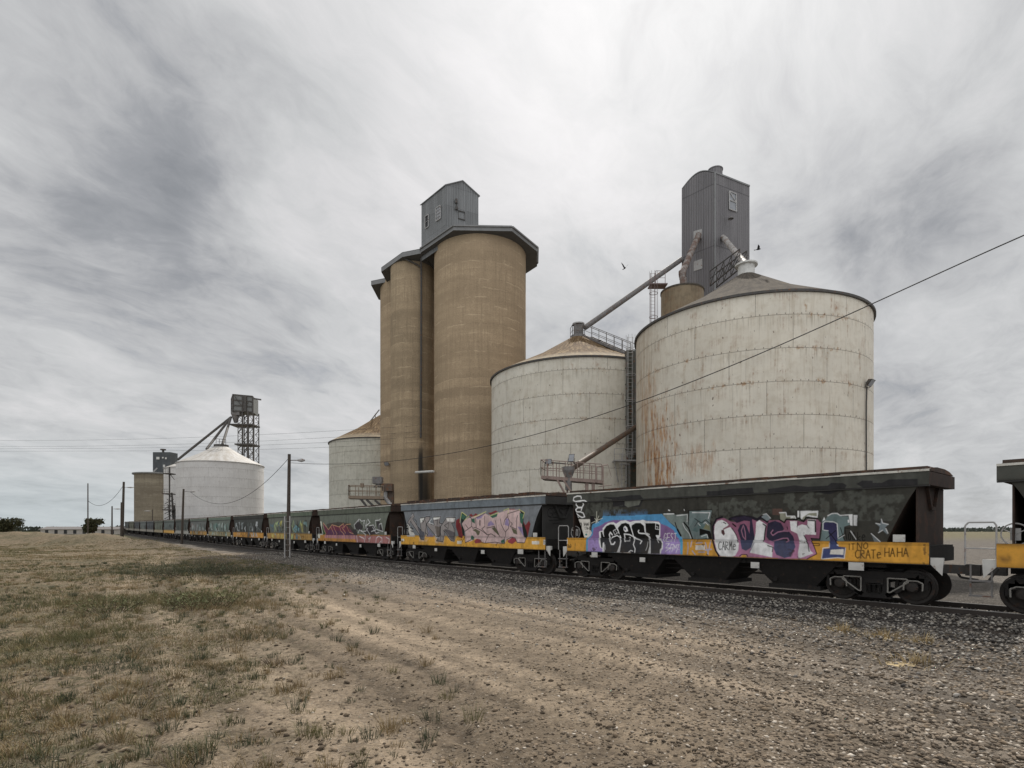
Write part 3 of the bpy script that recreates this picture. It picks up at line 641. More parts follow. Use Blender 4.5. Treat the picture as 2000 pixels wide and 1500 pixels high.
# ------------------------------------------------------------------ steel silos
def cone_silo(label, cx, cy, Rr, ztop, rise_, wallm, roofm, group, n=96, cap=None, over=.16, zb=-.3):
    t = thing('steel_grain_silo', label, 'silo', (cx, cy, 0), 0, group)
    MB().lathe((0, 0, 0), [(Rr, zb), (Rr, ztop)], n).obj('wall', wallm, t, True)
    MB().lathe((0, 0, 0), [(Rr - .02, ztop - .10), (Rr + over, ztop - .10), (Rr + over, ztop + .05), (Rr - .05, ztop + .08)], n).obj('eave_rim', M['steel_dk'] if wallm is not M['far_wall'] else M['galv'], t, True)
    MB().lathe((0, 0, ztop + .05), [(Rr + over - .01, 0), (Rr * .5, rise_ * .5), (.7, rise_)], n).obj('roof', roofm, t, True)
    return t
big = cone_silo('largest rust-streaked white steel silo, on the right beside the floodlight', 18.3, 44.4, 8.4, EYE + 15.25, 4.6, M['big_wall'], M['roof_dark'], 'painted steel silos')
mid = cone_silo('white steel silo with golden rusty cone roof and sloping walkway, left of the largest silo', 6.73, 57.5, 8.8, EYE + 15.0, 4.5, M['mid_wall'], M['roof_gold'], 'painted steel silos')
lef = cone_silo('grey-white steel silo with rusty cone roof half hidden by the tall brown concrete silos', -21.0, 92.6, 8.4, EYE + 13.9, 4.8, M['left_wall'], M['roof_gold'], 'painted steel silos')
far1 = cone_silo('clean white steel silo with a white cone roof, far left under the lattice elevator', -68.3, 133.5, 9.2, EYE + 15.4, 4.8, M['far_wall'], M['roof_white'], 'painted steel silos')
far2 = cone_silo('pale steel silo mostly hidden behind the white silo, next to the far concrete silo', -83.5, 153.8, 9.2, EYE + 16.4, 4.4, M['far_wall'], M['roof_white'], 'painted steel silos')
# vent on the big roof
MB().lathe((0, 0, EYE + 19.6), [(.75, -.1), (.62, .1), (.62, 1.05), (.84, 1.08), (.84, 1.2), (.3, 1.36), (0, 1.38)], 24).obj('roof_vent', M['whitepaint'], big, True)
# collar and head box on the mid roof
hb = MB(); hb.lathe((0, 0, EYE + 19.2), [(.95, -.1), (.8, .5), (0, .55)], 16); hb.box(-.45, .45, -.4, .4, EYE + 19.6, EYE + 20.9); hb.obj('inlet_box', M['steel_gy'], mid)
MB().lathe((0, 0, EYE + 20.85), [(.62, 0), (.62, .12), (.0, .3)], 12).obj('inlet_cap', M['galv'], mid)
def to_local(parent, p): return Vector(p) - parent.location
def railing(mb, pts, h=1.05, step=1.2, r=.025, mid_=True, post=.03):
    for a, b in zip(pts[:-1], pts[1:]):
        a = Vector(a); b = Vector(b); up = Vector((0, 0, h)); mb.tube(a + up, b + up, r, 5)
        if mid_: mb.tube(a + up * .5, b + up * .5, r * .8, 5)
        n_ = max(1, round((b - a).length / step))
        for i in range(n_ + 1): q = a.lerp(b, i / n_); mb.tube(q, q + up, post, 5)
# walkway from apex to rim
a3 = Vector((.9, -.6, EYE + 19.45)); b3 = to_local(mid, P(1240, 697, 50.9)); sdv = Vector(((b3 - a3).y, -(b3 - a3).x, 0)).normalized() * .45
wk = MB(); wk.bar(a3 + sdv, b3 + sdv, .08, .22); wk.bar(a3 - sdv, b3 - sdv, .08, .22); wk.bar(a3, b3, .85, .05)
for i in range(30): q = a3.lerp(b3, i / 29); wk.bar(q - sdv, q + sdv, .05, .08)
railing(wk, [a3 + sdv, b3 + sdv], 1.1, 1.35, .03); railing(wk, [a3 - sdv, b3 - sdv], 1.1, 1.35, .03)
railing(wk, [a3 + sdv, a3 + Vector((-1.6, -.3, 0)), a3 + Vector((-1.7, .8, 0))], 1.1, .8, .03)
wk.obj('roof_walkway', M['steel_gy'], mid)
# ladder with cage down the side
def cage_ladder(mb, x, y, z0, z1, w_=.45, cr=.38, face=-1, hoops=2.2, ladder=True):
    for s in (-1, 1): mb.tube((x + s * w_ / 2, y, z0), (x + s * w_ / 2, y, z1), .028, 5)
    z = z0
    while z < z1: mb.tube((x - w_ / 2, y, z), (x + w_ / 2, y, z), .014, 4); z += .32
    z = z0 + .4
    while z < z1 + .1:
        mb.ring((x, y + face * cr * .7, z), cr, .024, 14); z += hoops
    for a in range(5):
        t = math.pi * (.05 + .9 * a / 4); mb.tube((x + math.cos(t) * cr, y + face * (cr * .7 + math.sin(t) * cr), z0 + .4), (x + math.cos(t) * cr, y + face * (cr * .7 + math.sin(t) * cr), z1), .014, 4)
lm = MB(); q = to_local(mid, P(1231, 800, 48.6)); cage_ladder(lm, q.x, q.y, EYE + 6.3, EYE + 16.6, .45, .42)
q2 = to_local(mid, P(1219, 900, 48.3)); cage_ladder(lm, q2.x, q2.y, 1.0, EYE + 6.6, .45, .42)
lm.obj('caged_ladder', M['galv'], mid)
pf_ = MB(); pf_.box(q2.x - .9, q.x + .7, q.y - .7, q.y + .3, EYE + 5.9, EYE + 6.0); railing(pf_, [(q2.x - .9, q.y - .7, EYE + 6), (q.x + .7, q.y - .7, EYE + 6)], .95, .8)
pf_.bar((q2.x - .9, q.y - .6, EYE + 6), (q2.x - .4, q.y + .3, EYE + 4.2), .07); pf_.obj('ladder_landing', M['galv'], mid)
dl_ = MB(); q3 = P(1232, 800, 49.15); dl_.box(q3.x - .42, q3.x + .75, q3.y - .1, q3.y + .5, 0, EYE + 15.6)
for i in range(12): dl_.box(q3.x - .47, q3.x + .8, q3.y - .14, q3.y + .5, 1 + i * 1.4, 1.1 + i * 1.4)
lg = dl_.obj('bucket_elevator_leg', worn('mouldy_leg', (.075, .075, .058), .85, .6, 2, rust=.3)); tag(lg, 'dark mould-stained vertical elevator casing wedged between the two white silos', 'elevator leg')
# small rusty bin behind the big silo
bn = thing('rusty_bin', 'small rusty brown steel bin with a caged ladder in front of the dark clad tower', 'bin', (16.5, 55.1, 0))
MB().lathe((0, 0, 0), [(2.0, -.2), (2.0, EYE + 23.15)], 40).obj('wall', M['bin_wall'], bn, True)
MB().lathe((0, 0, EYE + 23.15), [(2.06, -.12), (2.06, .03), (1.0, .32), (.35, .4)], 40).obj('roof', M['roof_dark'], bn, True)
MB().lathe((.1, 0, EYE + 23.5), [(.62, 0), (.5, .1), (.33, .35), (.33, 1.0)], 16).obj('inlet', M['rustpipe'], bn, True)
cg = MB(); q = to_local(bn, P(1275, 560, 52.9)); cage_ladder(cg, q.x, q.y, EYE + 15, EYE + 24.0, .42, .38, -1)
q = to_local(bn, P(1271, 530, 52.9)); railing(cg, [(q.x + .5, q.y + .2, EYE + 23.0), (q.x + 1.4, q.y + .2, EYE + 23.0)], 1.3, .9)
cg.box(q.x - .1, q.x + 1.5, q.y - .3, q.y + .8, EYE + 22.85, EYE + 22.95); cg.obj('caged_ladder', worn('ladder_mauve', (.20, .15, .145), .7, .4), bn)

# ------------------------------------------------------------------ dark clad elevator tower
A_ = Vector((20.7, 58.0)); Bl = Vector((18.16, 60.8)); Br = Vector((25.2, 60.3)); Bk = Bl + (Br - A_)
tw = thing('elevator_tower', 'tall dark grey clad elevator tower with arched roof and round vent', 'tower', (A_.x, A_.y, 0))
ztop = EYE + 36.5; zl = EYE + 36.5
def uvwall(mb, a, b, z0, z1, u0=0, arch=0, nseg=12):
    a = Vector(a); b = Vector(b); Lw = (b - a).length
    for i in range(nseg):
        f0, f1 = i / nseg, (i + 1) / nseg; p, q = a.lerp(b, f0), a.lerp(b, f1)
        h0 = z1 + arch * math.sin(math.pi * f0); h1 = z1 + arch * math.sin(math.pi * f1)
        mb.add([(p.x, p.y, z0), (q.x, q.y, z0), (q.x, q.y, h1), (p.x, p.y, h0)], [(0, 1, 2, 3)], [[(u0 + f0 * Lw, z0), (u0 + f1 * Lw, z0), (u0 + f1 * Lw, h1), (u0 + f0 * Lw, h0)]])
o2 = A_; fa, fbl, fbr, fbk = A_ - o2, Bl - o2, Br - o2, Bk - o2
wl = MB(); uvwall(wl, fbl, fa, 0, zl, 0, .85); uvwall(wl, fa, fbr, 0, zl, 8, 0, 2); uvwall(wl, fbr, fbk, 0, zl, 3, .85); uvwall(wl, fbk, fbl, 0, zl, 6, 0, 2); wl.obj('wall', M['tower'], tw)
rf = MB()
for i in range(12):
    f0, f1 = i / 12, (i + 1) / 12; h0 = zl + .05 + .88 * math.sin(math.pi * f0); h1 = zl + .05 + .88 * math.sin(math.pi * f1)
    p, q = fbl.lerp(fa, f0), fbl.lerp(fa, f1); p2, q2_ = fbk.lerp(fbr, f0), fbk.lerp(fbr, f1)
    for dz_ in (0, .1): rf.add([(p.x, p.y, h0 + dz_), (q.x, q.y, h1 + dz_), (q2_.x, q2_.y, h1 + dz_), (p2.x, p2.y, h0 + dz_)], [(0, 1, 2, 3)])
    rf.add([(p.x, p.y, h0), (q.x, q.y, h1), (q.x, q.y, h1 + .1), (p.x, p.y, h0 + .1)], [(0, 1, 2, 3)])
rf.bar((fa.x, fa.y - .03, zl + .08), (fbr.x, fbr.y - .03, zl + .08), .1, .16); rf.obj('roof', M['fascia'], tw)
vp = to_local(tw, P(1397, 340, 59.6)); MB().lathe((vp.x, vp.y, zl + .2), [(.72, -.2), (.72, 1.05), (.78, 1.05), (.78, 1.15), (.0, 1.3)], 24).obj('vent', M['tower'], tw, True)
edge = MB(); edge.bar((fa.x, fa.y - .04, 0), (fa.x, fa.y - .04, zl + .1), .16); edge.obj('corner_trim', M['fascia'], tw)
def panel(parent, name, px, A, B, m_, th=.05, off=.03):
    pts_ = [to_local(parent, onwall(x, y, A, B, off)) for x, y in px]; nn = (pts_[1] - pts_[0]).cross(pts_[2] - pts_[0]).normalized() * th
    mb = MB(); mb.add(pts_ + [p + nn for p in pts_], [(0, 1, 2, 3), (7, 6, 5, 4), (0, 4, 5, 1), (1, 5, 6, 2), (2, 6, 7, 3), (3, 7, 4, 0)]); return mb.obj(name, m_, parent)
panel(tw, 'window', [(1424, 373), (1438, 379), (1438.5, 413), (1424.5, 408)], A_, Br, M['glass'], off=-.06)
fr_ = MB()
for a, b in (((1424, 373), (1438, 379)), ((1438, 379), (1438.5, 413)), ((1438.5, 413), (1424.5, 408)), ((1424.5, 408), (1424, 373)), ((1424, 373), (1438, 396)), ((1424.3, 390), (1438.2, 396))):
    fr_.bar(to_local(tw, onwall(*a, A_, Br, -.1)), to_local(tw, onwall(*b, A_, Br, -.1)), .09)
fr_.obj('window_frame', M['galv'], tw)
panel(tw, 'wall_plate', [(1354.5, 452), (1370.5, 447), (1370.5, 465), (1354.5, 471)], Bl, A_, M['galv'], off=-.06)
panel(tw, 'wall_plate', [(1355, 511), (1371.5, 505), (1371.5, 524), (1355, 530)], Bl, A_, M['galv'], off=-.06)
lp = MB(); q = to_local(tw, onwall(1424, 425, A_, Br, -.1)); lp.tube(q, q + Vector((-.1, -.7, -.25)), .035, 5); lp.lathe((q.x - .1, q.y - .7, q.z - .5), [(.05, .25), (.3, 0), (.28, -.03)], 12); lp.obj('wall_lamp', M['steel_gy'], tw)
# spouts
def spout(name, label, pts_, r, mt, flange=True, cat='spout'):
    mb = MB(); pts_ = [Vector(p) for p in pts_]
    for a, b in zip(pts_[:-1], pts_[1:]):
        mb.tube(a, b, r, 14); L_ = (b - a).length; k = int(L_ / 3.5)
        if flange:
            for i in range(k + 1): q = a.lerp(b, (i + .5) / (k + 1)); d = (b - a).normalized() * .05; mb.tube(q - d, q + d, r * 1.12, 14)
    for p in pts_[1:-1]: mb.tube(p - Vector((0, 0, r * .6)), p + Vector((0, 0, r * .6)), r * 1.15, 14)
    o = mb.obj(name, mt, None, True); tag(o, label, cat); return o
spout('grain_spout', 'rust-patched pipe dropping from the clad tower onto the small rusty bin', [onwall(1364.5, 459, Bl, A_, -.1), P(1332.5, 533, 55.3), P(1333, 545, 55.2)], .30, M['rustpipe'])
spout('grain_spout', 'pale pipe running from the clad tower to the vent on the largest silo', [onwall(1411.5, 463, A_, Br, -.1), onwall(1416, 468, A_, Br, -.5), P(1456, 516, 44.6)], .25, worn('pale_pipe', (.40, .38, .36), .6, .5, 1.5, rust=.35))
spout('grain_spout', 'long dark straight pipe from the clad tower down to the golden-roofed silo', [onwall(1332, 506, Bl, A_, -.05), P(1142, 640, 56.6)], .27, M['steel_gy'], False)
tb = MB(); a0, a1 = P(1393, 560, 52), P(1452, 512, 46.5); b0, b1 = P(1393, 531, 52), P(1450, 508, 46.5); b1 = Vector((a1.x, a1.y, a1.z + 1.0)); 
a1 = Vector(a1); sd = Vector((-.35, -.15, 0))
for s in (sd, -sd):
    tb.bar(a0 + s, a1 + s, .09); tb.bar(b0 + s, b1 + s, .07); tb.bar(a0.lerp(b0, .5) + s, a1.lerp(b1, .5) + s, .05)
    for i in range(5):
        f = i / 4; tb.bar(a0.lerp(a1, f) + s, b0.lerp(b1, f) + s, .06)
        if i < 4: tb.bar(a0.lerp(a1, f) + s, b0.lerp(b1, f + .25) + s, .05)
tag(tb.obj('truss_catwalk', M['steel_dk']), 'dark lattice catwalk between the clad tower and the largest silo roof', 'catwalk')
# floodlight on the big silo
def flood(name, label, p, d, size, mt, arm=None, cat='floodlight', group=None):
    t = thing(name, label, cat, p, 0, group); mb = MB(); d = Vector(d).normalized(); up = Vector((0, 0, 1)); s = d.cross(up).normalized(); u = s.cross(d)
    a, b_, c_ = size; v = []
    for k, f in ((0, 1), (1, .55)):
        for i, j in ((-1, -1), (1, -1), (1, 1), (-1, 1)): v.append(d * (-k * c_) + s * i * a / 2 * f + u * j * b_ / 2 * f)
    mb.add(v, [(0, 1, 2, 3), (7, 6, 5, 4), (0, 4, 5, 1), (1, 5, 6, 2), (2, 6, 7, 3), (3, 7, 4, 0)]); mb.obj('housing', M['steel_dk'], t)
    g = MB(); g.add([d * .012 + s * i * a * .43 + u * j * b_ * .43 for i, j in ((-1, -1), (1, -1), (1, 1), (-1, 1))], [(0, 1, 2, 3)]); g.obj('lens', M['glass'], t)
    k = MB()
    for s2 in (-1, 1): k.bar(s * s2 * (a / 2 + .03) - d * c_ * .3, s * s2 * (a / 2 + .03) - d * c_ * .3 - u * b_ * .7, .03)
    k.bar(s * (a / 2 + .03) - d * c_ * .3 - u * b_ * .7, -s * (a / 2 + .03) - d * c_ * .3 - u * b_ * .7, .03)
    if arm:
        for q in arm: k.path([Vector(x) - Vector(p) for x in q], .045, 6)
    k.obj('bracket', M['steel_dk'], t); return t
pl_ = P(1702, 748, 37.6)
flood('floodlight', 'square floodlight on a bent pipe beside the right edge of the largest silo', pl_, (.45, -.6, -.55), (.62, .5, .25), None, arm=[[pl_ + Vector((-.2, .1, -.25)), P(1693, 757, 37.7), P(1692, 790, 37.7), Vector((P(1692, 790, 37.7).x, 37.7, .2))]])

# ------------------------------------------------------------------ concrete silo block
he = 33.2; zc = EYE + 32.75
cs = thing('concrete_grain_silo', 'tall brown concrete silo block of round cells with a grey iron headhouse on top', 'silo', (-3.8, 67.9, 0))
for (x, y, r, mt_, zt) in ((-3.8, 67.9, 5.45, M['conc'], zc), (-12.5, 71.4, 2.7, M['conc_b'], zc), (-12.6, 78.5, 5.45, M['conc'], zc + .5)):
    MB().lathe((x + 3.8, y - 67.9, 0), [(r, -.3), (r, zt)], 96).obj('silo_cell', mt_, cs, True)
def eave(poly, z, apex, th=.52, name='roof'):
    mb = MB(); n_ = len(poly); P_ = [Vector((x + 3.8, y - 67.9, z)) for x, y in poly]; ap = Vector((apex[0] + 3.8, apex[1] - 67.9, apex[2]))
    for i in range(n_): mb.add([P_[i] + Vector((0, 0, .05)), P_[(i + 1) % n_] + Vector((0, 0, .05)), ap], [(0, 1, 2)])
    mb.obj(name, worn('roof_iron', (.34, .34, .33), .6, .4, 1, rust=.2), cs)
    f = MB()
    for i in range(n_):
        a, b_ = P_[i], P_[(i + 1) % n_]; dn = Vector((0, 0, -th)); out = Vector((b_.y - a.y, a.x - b_.x, 0)).normalized() * .09
        f.add([a, b_, b_ + dn, a + dn], [(0, 1, 2, 3)]); f.bar(a + out + Vector((0, 0, -.07)), b_ + out + Vector((0, 0, -.07)), .15, .15)
    f.obj('fascia', M['fascia'], cs)
    s = MB(); s.add([p + Vector((0, 0, -th + .02)) for p in P_], [tuple(range(n_))]); s.obj('soffit', M['soffit'], cs)
eave([(-6.35, 61.75), (0, 61.95), (2.96, 66.5), (3.1, 70.2), (.4, 74.2), (-5.5, 75), (-9.2, 72.6), (-10.7, 66.7)], EYE + he, (-3.8, 68.2, EYE + he + 1.7))
eave([(-10.72, 66.9), (-13.1, 67.8), (-16.5, 71.7), (-16.4, 76.3), (-12, 79.9), (-7.2, 79.0), (-5.5, 75.1), (-9.25, 72.6)], EYE + he, (-10.6, 73.8, EYE + he + 1.5))
eave([(-15.5, 74.4), (-18.8, 75.8), (-18.9, 80.5), (-15, 84.8), (-9, 84.5), (-7.0, 79.1), (-12, 80)], EYE + he + .1, (-13, 79.6, EYE + he + 1.0))
# headhouse
H0, H1, H2 = Vector((-7.5, 64.0)), Vector((-3.9, 66.05)), Vector((-10.8, 67.8)); H3 = H1 + (H2 - H0); oc = Vector((-3.8, 67.9))
hh = bpy.data.objects.new('headhouse', None); C.objects.link(hh); hh.parent = cs; hh.location = (0, 0, 0); hh['label'] = 'grey iron headhouse on the roof'
wl = MB(); he2 = EYE + 38.9; hr = EYE + 40.0; g = lambda v: v - oc
uvwall(wl, g(H2), g(H0), EYE + he - 1, he2, 0, 0, 1); uvwall(wl, g(H1), g(H3), EYE + he, he2, 4, 0, 1)
for a, b_, u0 in ((g(H0), g(H1), 6), (g(H3), g(H2), 1)):
    mm = (a + b_) / 2; Lw = (b_ - a).length; z0 = EYE + he - .5
    wl.add([(a.x, a.y, z0), (b_.x, b_.y, z0), (b_.x, b_.y, he2), (mm.x, mm.y, hr), (a.x, a.y, he2)], [(0, 1, 2, 3, 4)], [[(u0, z0), (u0 + Lw, z0), (u0 + Lw, he2), (u0 + Lw / 2, hr), (u0, he2)]])
wl.obj('wall', M['house'], hh)
rf = MB(); ma = (g(H0) + g(H1)) / 2; mb_ = (g(H2) + g(H3)) / 2; ov = (ma - mb_).normalized() * .15
for e0, e1 in ((g(H0), g(H2)), (g(H1), g(H3))):
    p = [Vector((*(e0 + ov), he2)), Vector((*(ma + ov), hr)), Vector((*(mb_ - ov), hr)), Vector((*(e1 - ov), he2))]; d2 = (e0 - ma).normalized() * .12
    p[0] += Vector((d2.x, d2.y, -.05)); p[3] += Vector((d2.x, d2.y, -.05)); rf.add(p + [q + Vector((0, 0, .09)) for q in p], [(0, 1, 2, 3), (7, 6, 5, 4), (0, 4, 5, 1), (1, 5, 6, 2), (2, 6, 7, 3), (3, 7, 4, 0)])
rf.obj('roof', M['fascia'], hh)
def hwin(px, A, B, name, mt_):
    pts_ = [onwall(x, y, A, B, -.05) - Vector((-3.8, 67.9, 0)) for x, y in px]; nn = (pts_[1] - pts_[0]).cross(pts_[2] - pts_[0]).normalized() * .04
    mb = MB(); mb.add(pts_ + [p + nn for p in pts_], [(0, 1, 2, 3), (7, 6, 5, 4), (0, 4, 5, 1), (1, 5, 6, 2), (2, 6, 7, 3), (3, 7, 4, 0)]); o = mb.obj(name, mt_, hh)
    f = MB(); pp = [onwall(x, y, A, B, -.1) - Vector((-3.8, 67.9, 0)) for x, y in px]
    for i in range(4): f.bar(pp[i], pp[(i + 1) % 4], .08)
    return o, f, pp
Z3 = lambda x, y: (700 + x * .21333, 340 + y * .21333)
o, f, pp = hwin([Z3(710, 312), Z3(750, 285), Z3(750, 405), Z3(710, 432)], H2, H0, 'window', M['glass'])
for k_ in (.25, .5, .75): f.bar(pp[0].lerp(pp[3], k_), pp[1].lerp(pp[2], k_), .04)
f.bar(pp[0].lerp(pp[1], .5), pp[3].lerp(pp[2], .5), .04); f.obj('window_frame', M['galv'], hh)
o, f, pp = hwin([Z3(610, 390), Z3(640, 368), Z3(640, 480), Z3(610, 500)], H2, H0, 'window', M['dkglass']); o['label'] = 'broken dark window'
f.bar(pp[0].lerp(pp[3], .5), pp[1].lerp(pp[2], .5), .04); f.obj('window_frame', M['galv'], hh)
f = MB(); pp = [onwall(*Z3(x, y), H0, H1, -.06) - Vector((-3.8, 67.9, 0)) for x, y in ((915, 335), (975, 350), (975, 422), (915, 405))]
for i in range(4): f.bar(pp[i], pp[(i + 1) % 4], .1 if i in (0, 2) else .05)
f.obj('hatch_frame', M['steel_dk'], hh)
f = MB(); a = onwall(*Z3(900, 265), H0, H1, -.1) - Vector((-3.8, 67.9, 0)); f.box(a.x - .15, a.x + .1, a.y - .3, a.y, a.z - .1, a.z + .35); a = a - Vector((0, 0, .75)); f.box(a.x - .15, a.x + .15, a.y - .3, a.y, a.z - .1, a.z + .2); f.bar((a.x, a.y - .04, a.z), (a.x, a.y - .04, a.z + .8), .06); f.obj('pulley_bracket', M['steel_dk'], hh)
# gutter pipe and downpipe
dp = MB(); pth = [P(785, 502, 68.3), P(800, 510, 68.3), P(815, 517, 68.6), P(821.5, 522, 68.7)]; dp.path([p - Vector((-3.8, 67.9, 0)) for p in pth], .1)
dp.path([p - Vector((-3.8, 67.9, 0)) for p in (P(822, 486, 67.6), P(823, 530, 68.75), P(822, 855, 68.75))], .12, 8); dp.obj('downpipe', M['steel_dk'], cs)
sp_ = MB(); sp_.tube(P(812, 922.5, 68) - Vector((-3.8, 67.9, 0)), P(847, 920.5, 65.4) - Vector((-3.8, 67.9, 0)), .14, 8); sp_.obj('tie_pipe', M['whitepaint'], cs)
flood('floodlight', 'small floodlight fixed low on the concrete silo wall above the wire', P(755, 906, 73.6), (-.3, -.8, -.5), (.7, .5, .25), None, arm=[[P(755, 906, 73.6), P(757, 908, 74.8)]])

# ------------------------------------------------------------------ load-out platforms
def PZ(x, y, Z): return P(1040 + x / 9.09, 880 + y / 9.09, Z)
Zp = 38.0; g0 = P(1100, 1000, Zp); g0.z = float(ground(np.array([g0.x]), np.array([Zp]))[0])
pt = thing('loading_platform', 'faded pink steel loading platform with handrails below the brown spout', 'platform', g0)
T_ = lambda p: Vector(p) - pt.location
dk = MB(); a, b_ = T_(PZ(150, 500, Zp)), T_(PZ(1230, 580, Zp)); dep = Vector((.35, 1.5, 0)); dk.add([a, b_, b_ + dep, a + dep, a + Vector((0, 0, .22)), b_ + Vector((0, 0, .22)), b_ + dep + Vector((0, 0, .22)), a + dep + Vector((0, 0, .22))], [(3, 2, 1, 0), (4, 5, 6, 7), (0, 1, 5, 4), (1, 2, 6, 5), (2, 3, 7, 6), (3, 0, 4, 7)]); dk.obj('deck', M['pinkpaint'], pt)
rl = MB(); up = Vector((0, 0, .22)); railing(rl, [a + up, b_ + up], 1.05, .42, .03); railing(rl, [a + dep + up, b_ + dep + up], 1.05, .8, .03); railing(rl, [a + up, a + dep + up], 1.05, .8, .03)
rl.bar(T_(PZ(265, 240, Zp)), T_(PZ(265, 490, Zp)), .12); rl.bar(T_(PZ(1130, 310, Zp)), T_(PZ(1130, 560, Zp)), .12); rl.tube(T_(PZ(1120, 290, Zp)), T_(PZ(1340, 250, Zp + .2)), .035); rl.tube(T_(PZ(1240, 270, Zp)), T_(PZ(1260, 680, Zp)), .035); rl.tube(T_(PZ(1340, 250, Zp + .2)), T_(PZ(1400, 470, Zp + .2)), .02); rl.tube(T_(PZ(1170, 640, Zp)), T_(PZ(1410, 610, Zp)), .03)
rl.obj('handrail', M['pinkpaint'], pt)
lgm = MB()
for xx in (965, 1080): q = T_(PZ(xx, 560, Zp + .3)); lgm.bar(q, Vector((q.x, q.y, -.3)), .2)
for (x0, y0, x1, y1) in ((440, 520, 560, 740), (550, 520, 690, 740)):
    p0, p1 = T_(PZ(x0, y0, Zp)), T_(PZ(x1, y1, Zp)); d = (p1 - p0); lgm.bar(p0, p0 + d * ((p0.z + .1) / max(.1, -d.z)) if d.z < 0 else p1, .12)
q = T_(PZ(680, 540, Zp + .4)); lgm.bar(q, Vector((q.x, q.y, -.3)), .14); q = T_(PZ(620, 380, Zp + .2)); lgm.bar(q, Vector((q.x, q.y, -.3)), .12)
lgm.obj('support_frame', M['pinkpaint'], pt)
hp = MB(); c_ = T_(PZ(640, 330, Zp + .2)); hp.lathe((c_.x, c_.y, c_.z - .6), [(.22, -.8), (.22, 0), (.42, .5), (.42, .75)], 12); hp.obj('outlet_hopper', M['steel_gy'], pt)
spout('loading_spout', 'brown square grain spout sloping down from the silos to the pink platform', [P(1250, 829, 48.5), P(1130, 906, 38.8), P(1110, 920, 38.3)], .20, M['brownpipe'], False)
flood('floodlight', 'boxy floodlight on the left corner of the pink loading platform', PZ(285, 195, Zp), (-.2, -1, -.1), (.42, .34, .3), None, arm=[[PZ(285, 230, Zp), PZ(285, 270, Zp)], [PZ(340, 215, Zp), PZ(590, 235, Zp)]], group='floodlights on the loading platform')
flood('floodlight', 'tilted floodlight clamped to the lower end of the brown spout', PZ(690, 130, Zp), (-.35, -.8, .4), (.4, .6, .2), None, arm=[[PZ(690, 160, Zp), PZ(760, 240, Zp + .2)]], group='floodlights on the loading platform')
def PQ(x, y, Z): return P(660 + x / 10, 880 + y / 10, Z)
Zq = 55.0; g1 = P(715, 1000, Zq); g1.z = float(ground(np.array([g1.x]), np.array([Zq]))[0])
p2 = thing('loading_platform', 'brown steel loading platform with grey motor box in front of the concrete silos', 'platform', g1); T2 = lambda p: Vector(p) - p2.location
a, b_ = T2(PQ(205, 935, Zq)), T2(PQ(890, 950, Zq)); dep = Vector((-.3, 1.6, 0)); h_ = Vector((0, 0, .28))
dk = MB(); dk.add([a, b_, b_ + dep, a + dep, a + h_, b_ + h_, b_ + dep + h_, a + dep + h_], [(3, 2, 1, 0), (4, 5, 6, 7), (0, 1, 5, 4), (1, 2, 6, 5), (2, 3, 7, 6), (3, 0, 4, 7)]); dk.obj('deck', M['beigepaint'], p2)
rl = MB(); railing(rl, [a + h_, b_ + h_], 1.0, .75, .04); railing(rl, [a + dep + h_, b_ + dep + h_], 1.0, .9, .04); railing(rl, [a + h_, a + dep + h_], 1.0, .9, .04)
rl.box(*(lambda q: (q.x - .15, q.x + .15, q.y - .1, q.y + .2, q.z - .15, q.z + .25))(T2(PQ(470, 690, Zq)))); rl.obj('handrail', M['beigepaint'], p2)
lgm = MB()
for (x0, y0, x1, y1) in ((450, 950, 560, 1090), (560, 960, 700, 1090), (720, 970, 840, 1070)):
    p0, p1 = T2(PQ(x0, y0, Zq)), T2(PQ(x1, y1, Zq)); d = p1 - p0; lgm.bar(p0, p0 + d * ((p0.z + .2) / -d.z), .2)
lgm.obj('support_frame', M['steel_dk'], p2)
mbx = MB(); q = T2(PQ(780, 585, Zq + .4)); mbx.box(q.x - .45, q.x + .45, q.y - .4, q.y + .4, q.z - .33, q.z + .33); mbx.bar(T2(PQ(700, 720, Zq + .4)), T2(PQ(770, 650, Zq + .4)), .12); mbx.box(q.x, q.x + .3, q.y - .2, q.y + .2, q.z - .65, q.z - .33); mbx.obj('motor_box', M['steel_gy'], p2)
mbx = MB(); q = T2(PQ(975, 720, Zq + .6)); mbx.box(q.x - .5, q.x + .5, q.y - .45, q.y + .45, q.z - .38, q.z + .35); mbx.obj('drive_housing', M['brownpipe'], p2)
mbx = MB(); mbx.path([T2(PQ(930, 790, Zq + .6)), T2(PQ(925, 930, Zq + .6)), T2(PQ(1030, 1060, Zq + .6)), T2(PQ(1060, 1250, Zq + .6))], .2, 10); mbx.obj('discharge_pipe', M['galv'], p2)
mbx = MB(); q = T2(PQ(1030, 900, Zq + .9)); mbx.box(q.x - .3, q.x + .28, q.y - .2, q.y + .3, -.3, q.z + .7); mbx.obj('support_post', M['brownpipe'], p2)

# railing piece on the left silo roof
rr = MB(); rr.bar(P(722, 824, 92) - lef.location, P(741, 800, 91) - lef.location, .12); rr.bar(P(733, 817, 92) - lef.location, P(733, 808, 92) - lef.location, .1); rr.obj('roof_brace', M['steel_gy'], lef)

